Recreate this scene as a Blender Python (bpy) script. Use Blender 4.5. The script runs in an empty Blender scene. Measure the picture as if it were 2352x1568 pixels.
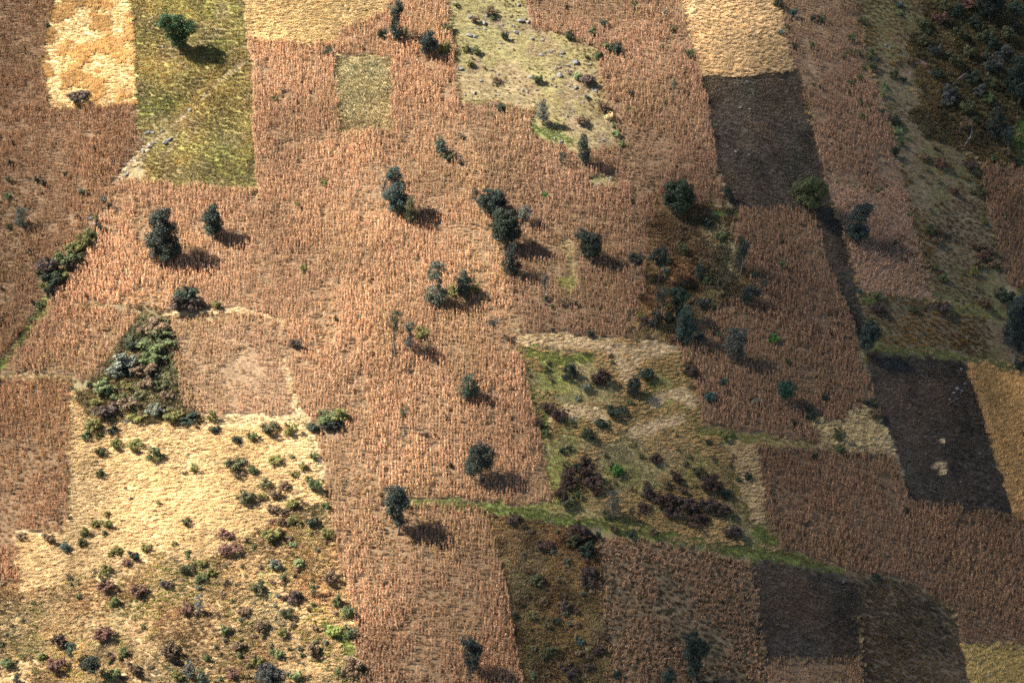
import bpy, math, random
import numpy as np

# ------------------------------------------------------------------ camera, sky, sun, exposure
scene = bpy.context.scene
PITCH = math.radians(28.0)
DIST = 520.0
CAM = np.array([0.0, -DIST * math.cos(PITCH), DIST * math.sin(PITCH)])
LENS = 62.0
cam_data = bpy.data.cameras.new("camera")
cam_data.lens = LENS
cam_data.sensor_width = 36.0
cam_data.clip_start = 1.0
cam_data.clip_end = 20000.0
cam = bpy.data.objects.new("camera", cam_data)
cam.location = CAM
cam.rotation_euler = (math.pi / 2 - PITCH, 0, 0)
scene.collection.objects.link(cam)
scene.camera = cam

SUN_ELEV = math.radians(49.0)
SUN_AZ = math.radians(-90.0)          # clockwise from +Y: the sun stands to the left of the view
world = bpy.data.worlds.new("World")
scene.world = world
world.use_nodes = True
wn = world.node_tree.nodes
wn.clear()
sky = wn.new("ShaderNodeTexSky")
sky.sky_type = 'NISHITA'
sky.sun_disc = False
sky.sun_elevation = SUN_ELEV
sky.sun_rotation = SUN_AZ
sky.altitude = 2200
bg = wn.new("ShaderNodeBackground")
bg.inputs["Strength"].default_value = 0.05
wo = wn.new("ShaderNodeOutputWorld")
world.node_tree.links.new(sky.outputs[0], bg.inputs[0])
world.node_tree.links.new(bg.outputs[0], wo.inputs[0])

sun_data = bpy.data.lights.new("sun", 'SUN')
sun_data.energy = 5.0
sun_data.angle = math.radians(0.7)
sun_data.color = (1.0, 0.93, 0.82)
sun = bpy.data.objects.new("sun", sun_data)
SUN_DIR = np.array([math.cos(SUN_ELEV) * math.sin(SUN_AZ), math.cos(SUN_ELEV) * math.cos(SUN_AZ), math.sin(SUN_ELEV)])
from mathutils import Vector
sun.rotation_euler = Vector(-SUN_DIR).to_track_quat('-Z', 'Y').to_euler()
sun.location = (-300, 0, 300)
scene.collection.objects.link(sun)

scene.view_settings.view_transform = 'Standard'
scene.view_settings.look = 'None'
scene.view_settings.gamma = 1.0
scene.view_settings.use_curve_mapping = False
scene.view_settings.exposure = 2.25
scene.render.film_transparent = False
scene.cycles.max_bounces = 5
scene.cycles.diffuse_bounces = 2
scene.cycles.glossy_bounces = 1
scene.cycles.transmission_bounces = 2
scene.cycles.transparent_max_bounces = 8
scene.cycles.use_denoising = False

# ------------------------------------------------------------------ projection and noise helpers
W, H = 2352.0, 1568.0                   # picture coordinates used throughout this file
FPX = W * LENS / 36.0
FWD = np.array([0, math.cos(PITCH), -math.sin(PITCH)])
UPV = np.array([0, math.sin(PITCH), math.cos(PITCH)])


def project(P):
    d = np.asarray(P, float) - CAM
    z = d @ FWD
    return np.stack([W / 2 + FPX * d[..., 0] / z, H / 2 - FPX * (d @ UPV) / z], -1), z


def hash2(ix, iy, seed):
    h = (ix.astype(np.int64) * 374761393 + iy.astype(np.int64) * 668265263 + seed * 974634777) & 0xFFFFFFFF
    h = ((h ^ (h >> 13)) * 1274126177) & 0xFFFFFFFF
    h = (h ^ (h >> 16)) & 0xFFFFFF
    return h / float(0xFFFFFF)


def noise(x, y, scale, seed=0):
    x = np.asarray(x, float) / scale
    y = np.asarray(y, float) / scale
    ix, iy = np.floor(x), np.floor(y)
    fx, fy = x - ix, y - iy
    fx = fx * fx * (3 - 2 * fx)
    fy = fy * fy * (3 - 2 * fy)
    a, b = hash2(ix, iy, seed), hash2(ix + 1, iy, seed)
    c, d = hash2(ix, iy + 1, seed), hash2(ix + 1, iy + 1, seed)
    return (a * (1 - fx) + b * fx) * (1 - fy) + (c * (1 - fx) + d * fx) * fy


def fbm(x, y, scale, seed=0, octaves=3):
    t, amp, s = 0.0, 0.5, 0.0
    for o in range(octaves):
        t = t + amp * noise(x, y, scale / 2 ** o, seed + 17 * o)
        s += amp
        amp *= 0.5
    return t / s


# the hillside: rises away from the viewer, turns away from the sun towards the right
_ys = np.linspace(-3000, 3000, 6001)
_sl = np.interp(_ys, [-3000, -330, -190, 260, 520, 3000], [0, 0, 0.56, 0.60, 0.15, 0.02])
_zy = np.concatenate([[0], np.cumsum((_sl[1:] + _sl[:-1]) / 2 * (_ys[1] - _ys[0]))])
_zy -= np.interp(0, _ys, _zy)
_sx = np.interp(_ys, [-3000, -600, -170, -20, 60, 170, 600, 3000], [0.0, 0.03, 0.07, -0.02, -0.15, -0.36, -0.2, 0.0])
_zx = np.concatenate([[0], np.cumsum((_sx[1:] + _sx[:-1]) / 2 * (_ys[1] - _ys[0]))])
_zx -= np.interp(0, _ys, _zx)


def base_height(x, y):
    z = np.interp(y, _ys, _zy) + np.interp(x, _ys, _zx)
    return z + 5.0 * (fbm(x, y, 70, 3, 2) - 0.5) + 1.0 * (fbm(x, y, 16, 9, 2) - 0.5)


def ground_at(px, py, hf=None):
    """where the line of sight through a picture point meets the hillside"""
    hf = hf or base_height
    px, py = np.atleast_1d(np.asarray(px, float)), np.atleast_1d(np.asarray(py, float))
    d = np.stack([(px - W / 2) / FPX, np.zeros_like(px), np.zeros_like(px)], -1) + FWD + UPV * (-(py - H / 2) / FPX)[:, None]
    lo, hi = np.full(px.shape, 250.0), np.full(px.shape, 1400.0)
    t = lo.copy()
    found = np.zeros(px.shape, bool)
    for k in range(230):
        tn = t + 5.0
        p = CAM + d * tn[:, None]
        below = (p[:, 2] < hf(p[:, 0], p[:, 1])) & ~found
        lo = np.where(below, t, lo)
        hi = np.where(below, tn, hi)
        found |= below
        t = tn
    for k in range(20):
        m = (lo + hi) / 2
        p = CAM + d * m[:, None]
        below = p[:, 2] < hf(p[:, 0], p[:, 1])
        hi = np.where(below, m, hi)
        lo = np.where(below, lo, m)
    return CAM + d * hi[:, None]


def seg_dist(x, y, line):
    """distance to a polyline in plan, side (+ = downhill of it) and position along it"""
    best = np.full(np.shape(x), 1e9)
    side = np.zeros(np.shape(x))
    along = np.zeros(np.shape(x))
    n = len(line) - 1
    for i in range(n):
        a, b = line[i], line[i + 1]
        ab = b - a
        t = np.clip(((x - a[0]) * ab[0] + (y - a[1]) * ab[1]) / (ab @ ab), 0, 1)
        dx, dy = x - a[0] - t * ab[0], y - a[1] - t * ab[1]
        d = np.hypot(dx, dy)
        m = d < best
        best = np.where(m, d, best)
        side = np.where(m, np.where(dy < 0, 1.0, -1.0), side)
        along = np.where(m, (i + t) / n, along)
    return best, side, along


# earth banks between the terraces: (picture polyline, drop in metres)
BANKS_PX = [
    ([(1120, 1168), (1300, 1200), (1400, 1212), (1560, 1245), (1735, 1285), (1840, 1290), (1930, 1315), (2050, 1345)], 1.5),
    ([(1990, 800), (2110, 812), (2220, 828), (2352, 856), (2500, 890)], 1.5),
    ([(165, 704), (330, 707), (430, 720), (520, 712)], 1.0),
    ([(1988, 700), (2080, 706), (2140, 700), (2300, 712), (2450, 730)], 1.2),
    ([(1200, 782), (1340, 810), (1450, 782), (1550, 795)], 0.8),
    ([(1735, 1025), (1900, 1035), (2050, 1045)], 0.8),
    ([(1500, 492), (1600, 492), (1690, 488)], 0.9),
    ([(1560, 1520), (1760, 1518), (1975, 1512), (2050, 1512)], 0.5),
    ([(0, 868), (165, 872), (230, 870)], 0.5),
    ([(950, 1160), (1040, 1160), (1120, 1168)], 0.5),
    ([(2195, 1478), (2352, 1482), (2500, 1490)], 0.7),
]
BANKS = []
for pts, drop in BANKS_PX:
    g = ground_at([p[0] for p in pts], [p[1] for p in pts])
    BANKS.append((g[:, :2], drop))


def height(x, y):
    z = base_height(x, y)
    for line, drop in BANKS:
        x0, x1 = line[:, 0].min() - 30, line[:, 0].max() + 30
        y0, y1 = line[:, 1].min() - 30, line[:, 1].max() + 30
        m = (x > x0) & (x < x1) & (y > y0) & (y < y1)
        if not np.any(m):
            continue
        d, side, al = seg_dist(x[m], y[m], line)
        w = np.clip(np.minimum(al, 1 - al) / 0.06, 0, 1) ** 0.5
        prof = np.where(side > 0, -drop * 0.55 * np.clip(d / 0.9, 0, 1) * np.exp(-np.maximum(d - 0.9, 0) / 7.0),
                        drop * 0.45 * np.exp(-d / 4.0) * 1.0)
        prof = np.where(side > 0, prof + drop * 0.45 * np.clip(1 - d / 0.9, 0, 1), prof)
        z = np.array(z)
        z[m] += prof * w
    return z


def inside(px, py, poly):
    r = np.zeros(np.shape(px), bool)
    n = len(poly)
    for i in range(n):
        x0, y0 = poly[i]
        x1, y1 = poly[(i + 1) % n]
        c = ((y0 > py) != (y1 > py)) & (px < (x1 - x0) * (py - y0) / (y1 - y0 + 1e-12) + x0)
        r ^= c
    return r


# ------------------------------------------------------------------ materials
def new_mat(name):
    m = bpy.data.materials.new(name)
    m.use_nodes = True
    nt = m.node_tree
    nt.nodes.clear()
    out = nt.nodes.new("ShaderNodeOutputMaterial")
    return m, nt, out


def math_mix(nt, blend, fac, a, b):
    n = nt.nodes.new("ShaderNodeMix")
    n.data_type = 'RGBA'
    n.blend_type = blend
    n.inputs[0].default_value = fac
    nt.links.new(a, n.inputs[6])
    if isinstance(b, tuple):
        n.inputs[7].default_value = b
    else:
        nt.links.new(b, n.inputs[7])
    return n.outputs[2]


def leaf_material(name, source, translucent=0.3, rough=0.6, spec=0.25):
    """source: 'INSTANCER' tint of crop instances, or 'OBJECT' the object's own colour; times the per-leaf shade"""
    m, nt, out = new_mat(name)
    shade = nt.nodes.new("ShaderNodeAttribute")
    shade.attribute_name = "shade"
    if source == 'INSTANCER':
        t = nt.nodes.new("ShaderNodeAttribute")
        t.attribute_type = 'INSTANCER'
        t.attribute_name = "tint"
        tint = t.outputs["Color"]
    else:
        t = nt.nodes.new("ShaderNodeObjectInfo")
        tint = t.outputs["Color"]
    col = math_mix(nt, 'MULTIPLY', 1.0, shade.outputs["Color"], tint)
    p = nt.nodes.new("ShaderNodeBsdfPrincipled")
    p.inputs["Roughness"].default_value = rough
    p.inputs["Specular IOR Level"].default_value = spec
    nt.links.new(col, p.inputs["Base Color"])
    tr = nt.nodes.new("ShaderNodeBsdfTranslucent")
    nt.links.new(col, tr.inputs["Color"])
    mx = nt.nodes.new("ShaderNodeMixShader")
    mx.inputs[0].default_value = translucent
    nt.links.new(p.outputs[0], mx.inputs[1])
    nt.links.new(tr.outputs[0], mx.inputs[2])
    nt.links.new(mx.outputs[0], out.inputs[0])
    return m


MAT_CROP = leaf_material("dry_crop", 'INSTANCER', 0.28, 0.55, 0.3)
MAT_LEAF = leaf_material("tree_leaf", 'OBJECT', 0.15, 0.6, 0.25)
MAT_SHRUB = leaf_material("shrub_leaf", 'OBJECT', 0.2, 0.6, 0.2)


def noisy_material(name, c0, c1, scale, rough=0.9, bump=0.3):
    m, nt, out = new_mat(name)
    tc = nt.nodes.new("ShaderNodeTexCoord")
    nz = nt.nodes.new("ShaderNodeTexNoise")
    nz.inputs["Scale"].default_value = scale
    nz.inputs["Detail"].default_value = 6
    nt.links.new(tc.outputs["Object"], nz.inputs["Vector"])
    cr = nt.nodes.new("ShaderNodeValToRGB")
    cr.color_ramp.elements[0].position = 0.3
    cr.color_ramp.elements[1].position = 0.7
    cr.color_ramp.elements[0].color = (*c0, 1)
    cr.color_ramp.elements[1].color = (*c1, 1)
    nt.links.new(nz.outputs["Fac"], cr.inputs["Fac"])
    p = nt.nodes.new("ShaderNodeBsdfPrincipled")
    p.inputs["Roughness"].default_value = rough
    nt.links.new(cr.outputs[0], p.inputs["Base Color"])
    bp = nt.nodes.new("ShaderNodeBump")
    bp.inputs["Strength"].default_value = bump
    nt.links.new(nz.outputs["Fac"], bp.inputs["Height"])
    nt.links.new(bp.outputs[0], p.inputs["Normal"])
    nt.links.new(p.outputs[0], out.inputs[0])
    return m


MAT_BARK = noisy_material("bark", (0.05, 0.04, 0.03), (0.13, 0.11, 0.09), 6)
MAT_TWIG = noisy_material("twig", (0.06, 0.045, 0.035), (0.14, 0.11, 0.09), 9)
MAT_ROCK = noisy_material("limestone", (0.045, 0.045, 0.045), (0.15, 0.145, 0.14), 1.7, 0.9, 0.6)
MAT_PALE = noisy_material("bleached_wood", (0.35, 0.33, 0.30), (0.55, 0.53, 0.5), 3)


def soil_material():
    m, nt, out = new_mat("soil")
    at = nt.nodes.new("ShaderNodeAttribute")
    at.attribute_name = "soil"
    tc = nt.nodes.new("ShaderNodeTexCoord")
    col = at.outputs["Color"]
    hgt = None
    for sc, lo, hi in ((0.22, 0.72, 1.25), (1.6, 0.6, 1.4)):
        nz = nt.nodes.new("ShaderNodeTexNoise")
        nz.inputs["Scale"].default_value = sc
        nz.inputs["Detail"].default_value = 5
        nz.inputs["Roughness"].default_value = 0.65
        nt.links.new(tc.outputs["Object"], nz.inputs["Vector"])
        mr = nt.nodes.new("ShaderNodeMapRange")
        mr.inputs["From Min"].default_value = 0.3
        mr.inputs["From Max"].default_value = 0.7
        mr.inputs["To Min"].default_value = lo
        mr.inputs["To Max"].default_value = hi
        nt.links.new(nz.outputs["Fac"], mr.inputs["Value"])
        col = math_mix(nt, 'MULTIPLY', 1.0, col, mr.outputs[0])
        hgt = nz.outputs["Fac"]
    bp = nt.nodes.new("ShaderNodeBump")
    bp.inputs["Strength"].default_value = 0.6
    bp.inputs["Distance"].default_value = 0.25
    nt.links.new(hgt, bp.inputs["Height"])
    p = nt.nodes.new("ShaderNodeBsdfPrincipled")
    p.inputs["Roughness"].default_value = 0.95
    p.inputs["Specular IOR Level"].default_value = 0.1
    nt.links.new(col, p.inputs["Base Color"])
    nt.links.new(bp.outputs[0], p.inputs["Normal"])
    nt.links.new(p.outputs[0], out.inputs[0])
    return m


MAT_SOIL = soil_material()


# ------------------------------------------------------------------ mesh helpers
def mesh_from(name, verts, faces, mat=None, face_colors=None, smooth=False):
    """verts (n,3); faces (m,k) with one k; face_colors (m,3) as a corner colour called shade"""
    me = bpy.data.meshes.new(name)
    verts = np.asarray(verts, np.float32)
    faces = np.asarray(faces, np.int32)
    m, k = faces.shape
    me.vertices.add(len(verts))
    me.vertices.foreach_set("co", verts.ravel())
    me.loops.add(m * k)
    me.loops.foreach_set("vertex_index", faces.ravel())
    me.polygons.add(m)
    me.polygons.foreach_set("loop_start", np.arange(0, m * k, k, dtype=np.int32))
    me.polygons.foreach_set("loop_total", np.full(m, k, np.int32))
    if smooth:
        me.polygons.foreach_set("use_smooth", np.ones(m, bool))
    me.update(calc_edges=True)
    if face_colors is not None:
        a = me.attributes.new("shade", 'FLOAT_COLOR', 'CORNER')
        c = np.ones((m, k, 4), np.float32)
        c[:, :, :3] = np.asarray(face_colors)[:, None, :]
        a.data.foreach_set("color", c.ravel())
    if mat:
        me.materials.append(mat)
    return me


def link(obj, parent=None):
    scene.collection.objects.link(obj)
    if parent is not None:
        obj.parent = parent
    return obj


def tag(o, label=None, category=None, group=None, kind=None):
    for k, v in (("label", label), ("category", category), ("group", group), ("kind", kind)):
        if v:
            o[k] = v
    return o


def tube(points, radii, sides=5):
    """verts and quad faces of a tapered tube along points"""
    points = np.asarray(points, float)
    vs, fs = [], []
    for i, p in enumerate(points):
        d = points[min(i + 1, len(points) - 1)] - points[max(i - 1, 0)]
        d = d / (np.linalg.norm(d) + 1e-9)
        a = np.cross(d, [0.31, 0.95, 0.05])
        a /= np.linalg.norm(a) + 1e-9
        b = np.cross(d, a)
        for s in range(sides):
            t = 2 * math.pi * s / sides
            vs.append(p + radii[i] * (a * math.cos(t) + b * math.sin(t)))
    for i in range(len(points) - 1):
        for s in range(sides):
            s2 = (s + 1) % sides
            fs.append((i * sides + s, i * sides + s2, (i + 1) * sides + s2, (i + 1) * sides + s))
    return np.array(vs), np.array(fs)


def join_parts(parts):
    vs, fs, o = [], [], 0
    for v, f in parts:
        vs.append(v)
        fs.append(np.asarray(f) + o)
        o += len(v)
    return np.concatenate(vs), np.concatenate(fs)


# ------------------------------------------------------------------ the cloud whose soft shade lies over the right of the hillside
def add_cloud(ca, cb, rx, ry, ang, depth, tau, seed, label, far=900.0):
    """a long lens-shaped cloud, thin at its rim, between the hillside and the sun"""
    a = np.cross(SUN_DIR, [0, 0, 1.0])
    a /= np.linalg.norm(a)
    b = np.cross(a, SUN_DIR)
    c = a * ca + b * cb + SUN_DIR * far
    a, b = a * math.cos(ang) + b * math.sin(ang), -a * math.sin(ang) + b * math.cos(ang)
    nr, ns = 22, 72
    vs, fs = [], []
    for sgn in (1, -1):
        for i in range(nr + 1):
            rr = i / nr
            for s in range(ns):
                t = 2 * math.pi * s / ns
                rim = 1 + 0.06 * math.sin(3 * t + seed) + 0.04 * math.sin(5 * t + 2 * seed) + 0.02 * math.sin(9 * t + seed)
                x, y = rr * rim * rx * math.cos(t), rr * rim * ry * math.sin(t)
                th = depth / 2 * (1 - rr * rr)
                th *= 0.75 + 0.5 * float(fbm(np.array([x + 500]), np.array([y + 500]), ry * 0.7, 80 + seed + (sgn > 0), 3)[0])
                vs.append(c + a * x + b * y + SUN_DIR * sgn * th)
    for h in range(2):
        o = h * (nr + 1) * ns
        for i in range(nr):
            for s in range(ns):
                q = (o + i * ns + s, o + i * ns + (s + 1) % ns, o + (i + 1) * ns + (s + 1) % ns, o + (i + 1) * ns + s)
                fs.append(q if h else q[::-1])
    me = mesh_from("cloud", np.array(vs), np.array(fs), None, None, True)
    import bmesh
    bm = bmesh.new()
    bm.from_mesh(me)
    bmesh.ops.remove_doubles(bm, verts=bm.verts, dist=0.02)
    bmesh.ops.dissolve_degenerate(bm, dist=0.01, edges=bm.edges)
    bmesh.ops.recalc_face_normals(bm, faces=bm.faces)
    bm.to_mesh(me)
    bm.free()
    m, nt, out = new_mat("cloud_vapour")
    v = nt.nodes.new("ShaderNodeVolumePrincipled")
    v.inputs["Color"].default_value = (0.96, 0.97, 1.0, 1)
    v.inputs["Density"].default_value = tau / depth
    v.inputs["Anisotropy"].default_value = 0.5
    nt.links.new(v.outputs[0], out.inputs["Volume"])
    me.materials.append(m)
    return tag(link(bpy.data.objects.new("cloud", me)), label, "cloud", None, "stuff")


add_cloud(-33, 62, 420, 76, 0.573, 60, 2.0, 2, "long thin grey cloud drifting above the hillside")



def over(px, py):
    """sun-plane coordinates of a point of the hillside"""
    g = ground_at([px], [py])[0]
    a = np.cross(SUN_DIR, [0, 0, 1.0])
    a /= np.linalg.norm(a)
    return float(g @ a), float(g @ np.cross(a, SUN_DIR))


add_cloud(*over(-330, 420), 120, 62, 0.1, 50, 1.05, 5, "small unseen cloud added to shade the upper left maize")  # extra cloud, added out of view to darken the upper left edge
# ------------------------------------------------------------------ the plots, as seen in the picture
# key, type, tint, polygon; a later plot lies over an earlier one
L, T, R, B = -170, -150, 2530, 1740
PLOTS = [  # maize tints: dry plant colour with sun glow and cloud shade painted in
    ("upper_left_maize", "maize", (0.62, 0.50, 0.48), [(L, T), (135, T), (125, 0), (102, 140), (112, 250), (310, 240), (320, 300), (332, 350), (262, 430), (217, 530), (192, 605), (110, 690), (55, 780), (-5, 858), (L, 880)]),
    ("ochre_wheat", "wheat_lodged", (1.04, 1.0, 0.95), [(135, T), (292, T), (298, 0), (315, 238), (115, 252), (98, 140), (125, 0)]),
    ("flowering_meadow", "meadow", (0.86, 0.8, 0.8), [(292, T), (560, T), (563, 0), (590, 442), (332, 420), (335, 350), (320, 290), (315, 238), (298, 0)]),
    ("top_wheat", "straw", (0.92, 0.88, 0.78), [(560, T), (930, T), (895, 0), (880, 30), (783, 68), (778, 106), (570, 92), (563, 0)]),
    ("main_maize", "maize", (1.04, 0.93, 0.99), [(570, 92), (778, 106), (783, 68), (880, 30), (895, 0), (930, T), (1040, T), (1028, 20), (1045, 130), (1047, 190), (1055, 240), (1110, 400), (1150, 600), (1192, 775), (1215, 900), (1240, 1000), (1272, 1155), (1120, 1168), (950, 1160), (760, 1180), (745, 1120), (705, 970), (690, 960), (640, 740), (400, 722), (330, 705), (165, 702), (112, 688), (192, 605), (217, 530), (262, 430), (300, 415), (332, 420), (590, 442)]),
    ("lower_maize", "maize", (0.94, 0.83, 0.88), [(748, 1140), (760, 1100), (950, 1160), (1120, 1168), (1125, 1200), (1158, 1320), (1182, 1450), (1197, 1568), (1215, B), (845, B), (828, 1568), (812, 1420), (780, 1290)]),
    ("left_step_maize", "maize", (0.90, 0.78, 0.83), [(112, 690), (165, 704), (330, 707), (322, 735), (270, 800), (218, 866), (165, 872), (0, 868), (-5, 858), (55, 780)]),
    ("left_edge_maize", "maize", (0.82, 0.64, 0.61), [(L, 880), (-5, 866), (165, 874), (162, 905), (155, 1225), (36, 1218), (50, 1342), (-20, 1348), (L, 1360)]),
    ("walled_maize", "maize_thin", (0.92, 0.84, 0.91), [(395, 728), (640, 742), (668, 850), (692, 960), (480, 965), (412, 925), (396, 800)]),
    ("thicket", "thicket", (0.85, 0.85, 0.8), [(322, 720), (385, 735), (398, 800), (412, 925), (480, 968), (380, 980), (215, 948), (208, 880), (270, 800)]),
    ("golden_slope", "straw", (1.02, 0.95, 0.88), [(165, 902), (213, 898), (215, 948), (380, 978), (480, 966), (692, 960), (708, 975), (745, 1130), (778, 1290), (600, 1330), (300, 1370), (50, 1345), (36, 1222), (155, 1225)]),
    ("scrub_slope", "scrub", (1.05, 1.0, 0.95), [(L, 1360), (50, 1342), (300, 1300), (520, 1290), (640, 1170), (740, 1150), (778, 1290), (812, 1420), (828, 1568), (845, B), (L, B)]),
    ("little_meadow", "meadow_pale", (0.9, 0.9, 0.95), [(772, 128), (895, 132), (903, 305), (778, 308)]),
    ("rocky_pasture", "pasture", (0.72, 0.66, 0.64), [(1040, T), (1205, T), (1212, 20), (1222, 72), (1300, 82), (1368, 112), (1378, 180), (1392, 240), (1415, 300), (1425, 335), (1342, 352), (1262, 332), (1218, 300), (1228, 258), (1130, 236), (1052, 236), (1045, 130), (1028, 20)]),
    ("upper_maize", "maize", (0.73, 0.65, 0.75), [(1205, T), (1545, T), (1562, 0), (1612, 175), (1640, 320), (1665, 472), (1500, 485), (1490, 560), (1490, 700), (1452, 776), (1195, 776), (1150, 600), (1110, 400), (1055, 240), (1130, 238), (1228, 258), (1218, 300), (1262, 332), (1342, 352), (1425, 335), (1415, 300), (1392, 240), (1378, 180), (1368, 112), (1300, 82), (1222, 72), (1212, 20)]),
    ("rocky_clearing", "pasture", (1.0, 1.0, 0.85), [(1348, 412), (1380, 400), (1420, 412), (1412, 432), (1365, 434)]),
    ("pale_straw_field", "straw_bushy", (1.02, 0.95, 0.93), [(1545, T), (1765, T), (1785, 0), (1822, 166), (1612, 178), (1562, 0)]),
    ("upper_dark_field", "dark", (0.85, 0.82, 0.8), [(1612, 178), (1822, 166), (1832, 168), (1868, 300), (1898, 430), (1935, 520), (1975, 680), (1992, 790), (1985, 808), (1955, 740), (1905, 600), (1868, 486), (1690, 482), (1662, 440), (1640, 320)]),
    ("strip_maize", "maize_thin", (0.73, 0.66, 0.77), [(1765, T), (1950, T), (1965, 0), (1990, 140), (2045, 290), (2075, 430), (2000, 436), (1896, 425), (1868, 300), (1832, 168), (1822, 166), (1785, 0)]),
    ("flattened_maize", "lodged", (0.94, 0.88, 1.05), [(1896, 425), (2000, 436), (2075, 430), (2105, 540), (2142, 690), (2040, 680), (1975, 676), (1935, 520)]),
    ("right_pasture", "pasture_dry", (0.8, 0.72, 0.66), [(1950, T), (2110, T), (2108, 0), (2090, 170), (2120, 290), (2250, 370), (2270, 480), (2312, 650), (2310, 715), (2140, 700), (2142, 690), (2105, 540), (2075, 430), (2045, 290), (1990, 140), (1965, 0)]),
    ("dark_woodland", "scrub_dark", (1.05, 1.0, 0.9), [(2110, T), (R, T), (R, 420), (2352, 385), (2250, 370), (2120, 290), (2090, 170), (2108, 0)]),
    ("green_hollow", "lush", (0.8, 1.0, 0.8), [(2330, 268), (R, 240), (R, 372), (2352, 368), (2336, 330)]),
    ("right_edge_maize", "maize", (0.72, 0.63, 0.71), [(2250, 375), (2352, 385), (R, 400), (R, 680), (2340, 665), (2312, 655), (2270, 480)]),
    ("terrace_grass", "pasture_dry", (0.78, 0.7, 0.6), [(1975, 676), (2142, 694), (2310, 712), (2340, 665), (R, 690), (R, 890), (2352, 852), (2220, 826), (1992, 798), (1990, 760)]),
    ("right_dark_field", "dark", (0.85, 0.8, 0.78), [(1985, 806), (2100, 814), (2220, 829), (2258, 950), (2300, 1090), (2332, 1190), (2092, 1156), (2062, 1036), (2012, 935)]),
    ("right_wheat", "wheat", (1.25, 1.15, 1.1), [(2220, 829), (2352, 856), (R, 890), (R, 1240), (2332, 1192), (2300, 1090), (2258, 950)]),
    ("weedy_hollow", "weeds", (1.75, 1.65, 1.5), [(1500, 485), (1690, 482), (1720, 560), (1722, 640), (1700, 705), (1560, 792), (1500, 776), (1452, 776), (1490, 700), (1490, 560)]),
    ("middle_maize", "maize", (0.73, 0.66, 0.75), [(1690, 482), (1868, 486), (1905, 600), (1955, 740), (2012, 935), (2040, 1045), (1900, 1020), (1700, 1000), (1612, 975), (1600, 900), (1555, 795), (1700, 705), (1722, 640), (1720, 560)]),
    ("pale_grass_corner", "straw_bushy", (0.95, 0.95, 0.9), [(1860, 965), (1930, 945), (1995, 950), (2030, 985), (2058, 1044), (1950, 1034), (1880, 1015)]),
    ("grassy_fallow", "fallow", (0.88, 0.86, 0.8), [(1195, 776), (1452, 776), (1555, 795), (1600, 900), (1612, 980), (1735, 1015), (1750, 1150), (1785, 1262), (1735, 1280), (1560, 1240), (1400, 1208), (1300, 1196), (1120, 1166), (1272, 1156), (1240, 1000), (1215, 900)]),
    ("combed_straw_patch", "straw", (0.95, 0.9, 0.85), [(1640, 1050), (1680, 1030), (1733, 1022), (1748, 1150), (1760, 1200), (1690, 1165), (1665, 1100)]),
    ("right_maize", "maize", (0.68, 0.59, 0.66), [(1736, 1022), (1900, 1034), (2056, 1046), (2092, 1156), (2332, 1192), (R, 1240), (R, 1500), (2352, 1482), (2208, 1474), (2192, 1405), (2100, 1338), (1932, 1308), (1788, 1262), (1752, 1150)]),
    ("weedy_strip", "weeds", (1.1, 1.02, 0.92), [(1122, 1172), (1300, 1204), (1372, 1238), (1380, 1400), (1402, 1568), (1410, B), (1215, B), (1197, 1568), (1182, 1450), (1158, 1320), (1125, 1200)]),
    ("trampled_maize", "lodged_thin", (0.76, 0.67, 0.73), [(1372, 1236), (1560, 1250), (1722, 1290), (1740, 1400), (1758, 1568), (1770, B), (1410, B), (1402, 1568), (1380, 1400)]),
    ("lower_dark_field", "dark", (0.8, 0.75, 0.75), [(1722, 1288), (1840, 1292), (1932, 1316), (1975, 1352), (1978, 1514), (1758, 1518), (1740, 1400)]),
    ("brown_stubble", "stubble", (0.85, 0.82, 0.78), [(1932, 1314), (2100, 1340), (2192, 1407), (2206, 1474), (2228, 1568), (2250, B), (1985, B), (1978, 1514), (1975, 1352)]),
    ("bottom_maize", "maize_thin", (0.82, 0.73, 0.80), [(1758, 1518), (1978, 1514), (1982, 1568), (1985, B), (1770, B)]),
    ("corner_wheat", "wheat", (1.2, 1.3, 1.2), [(2206, 1478), (2352, 1484), (R, 1500), (R, B), (2250, B), (2228, 1568)]),
]
KEYS = [p[0] for p in PLOTS]
PTYPE = {p[0]: p[1] for p in PLOTS}
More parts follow.
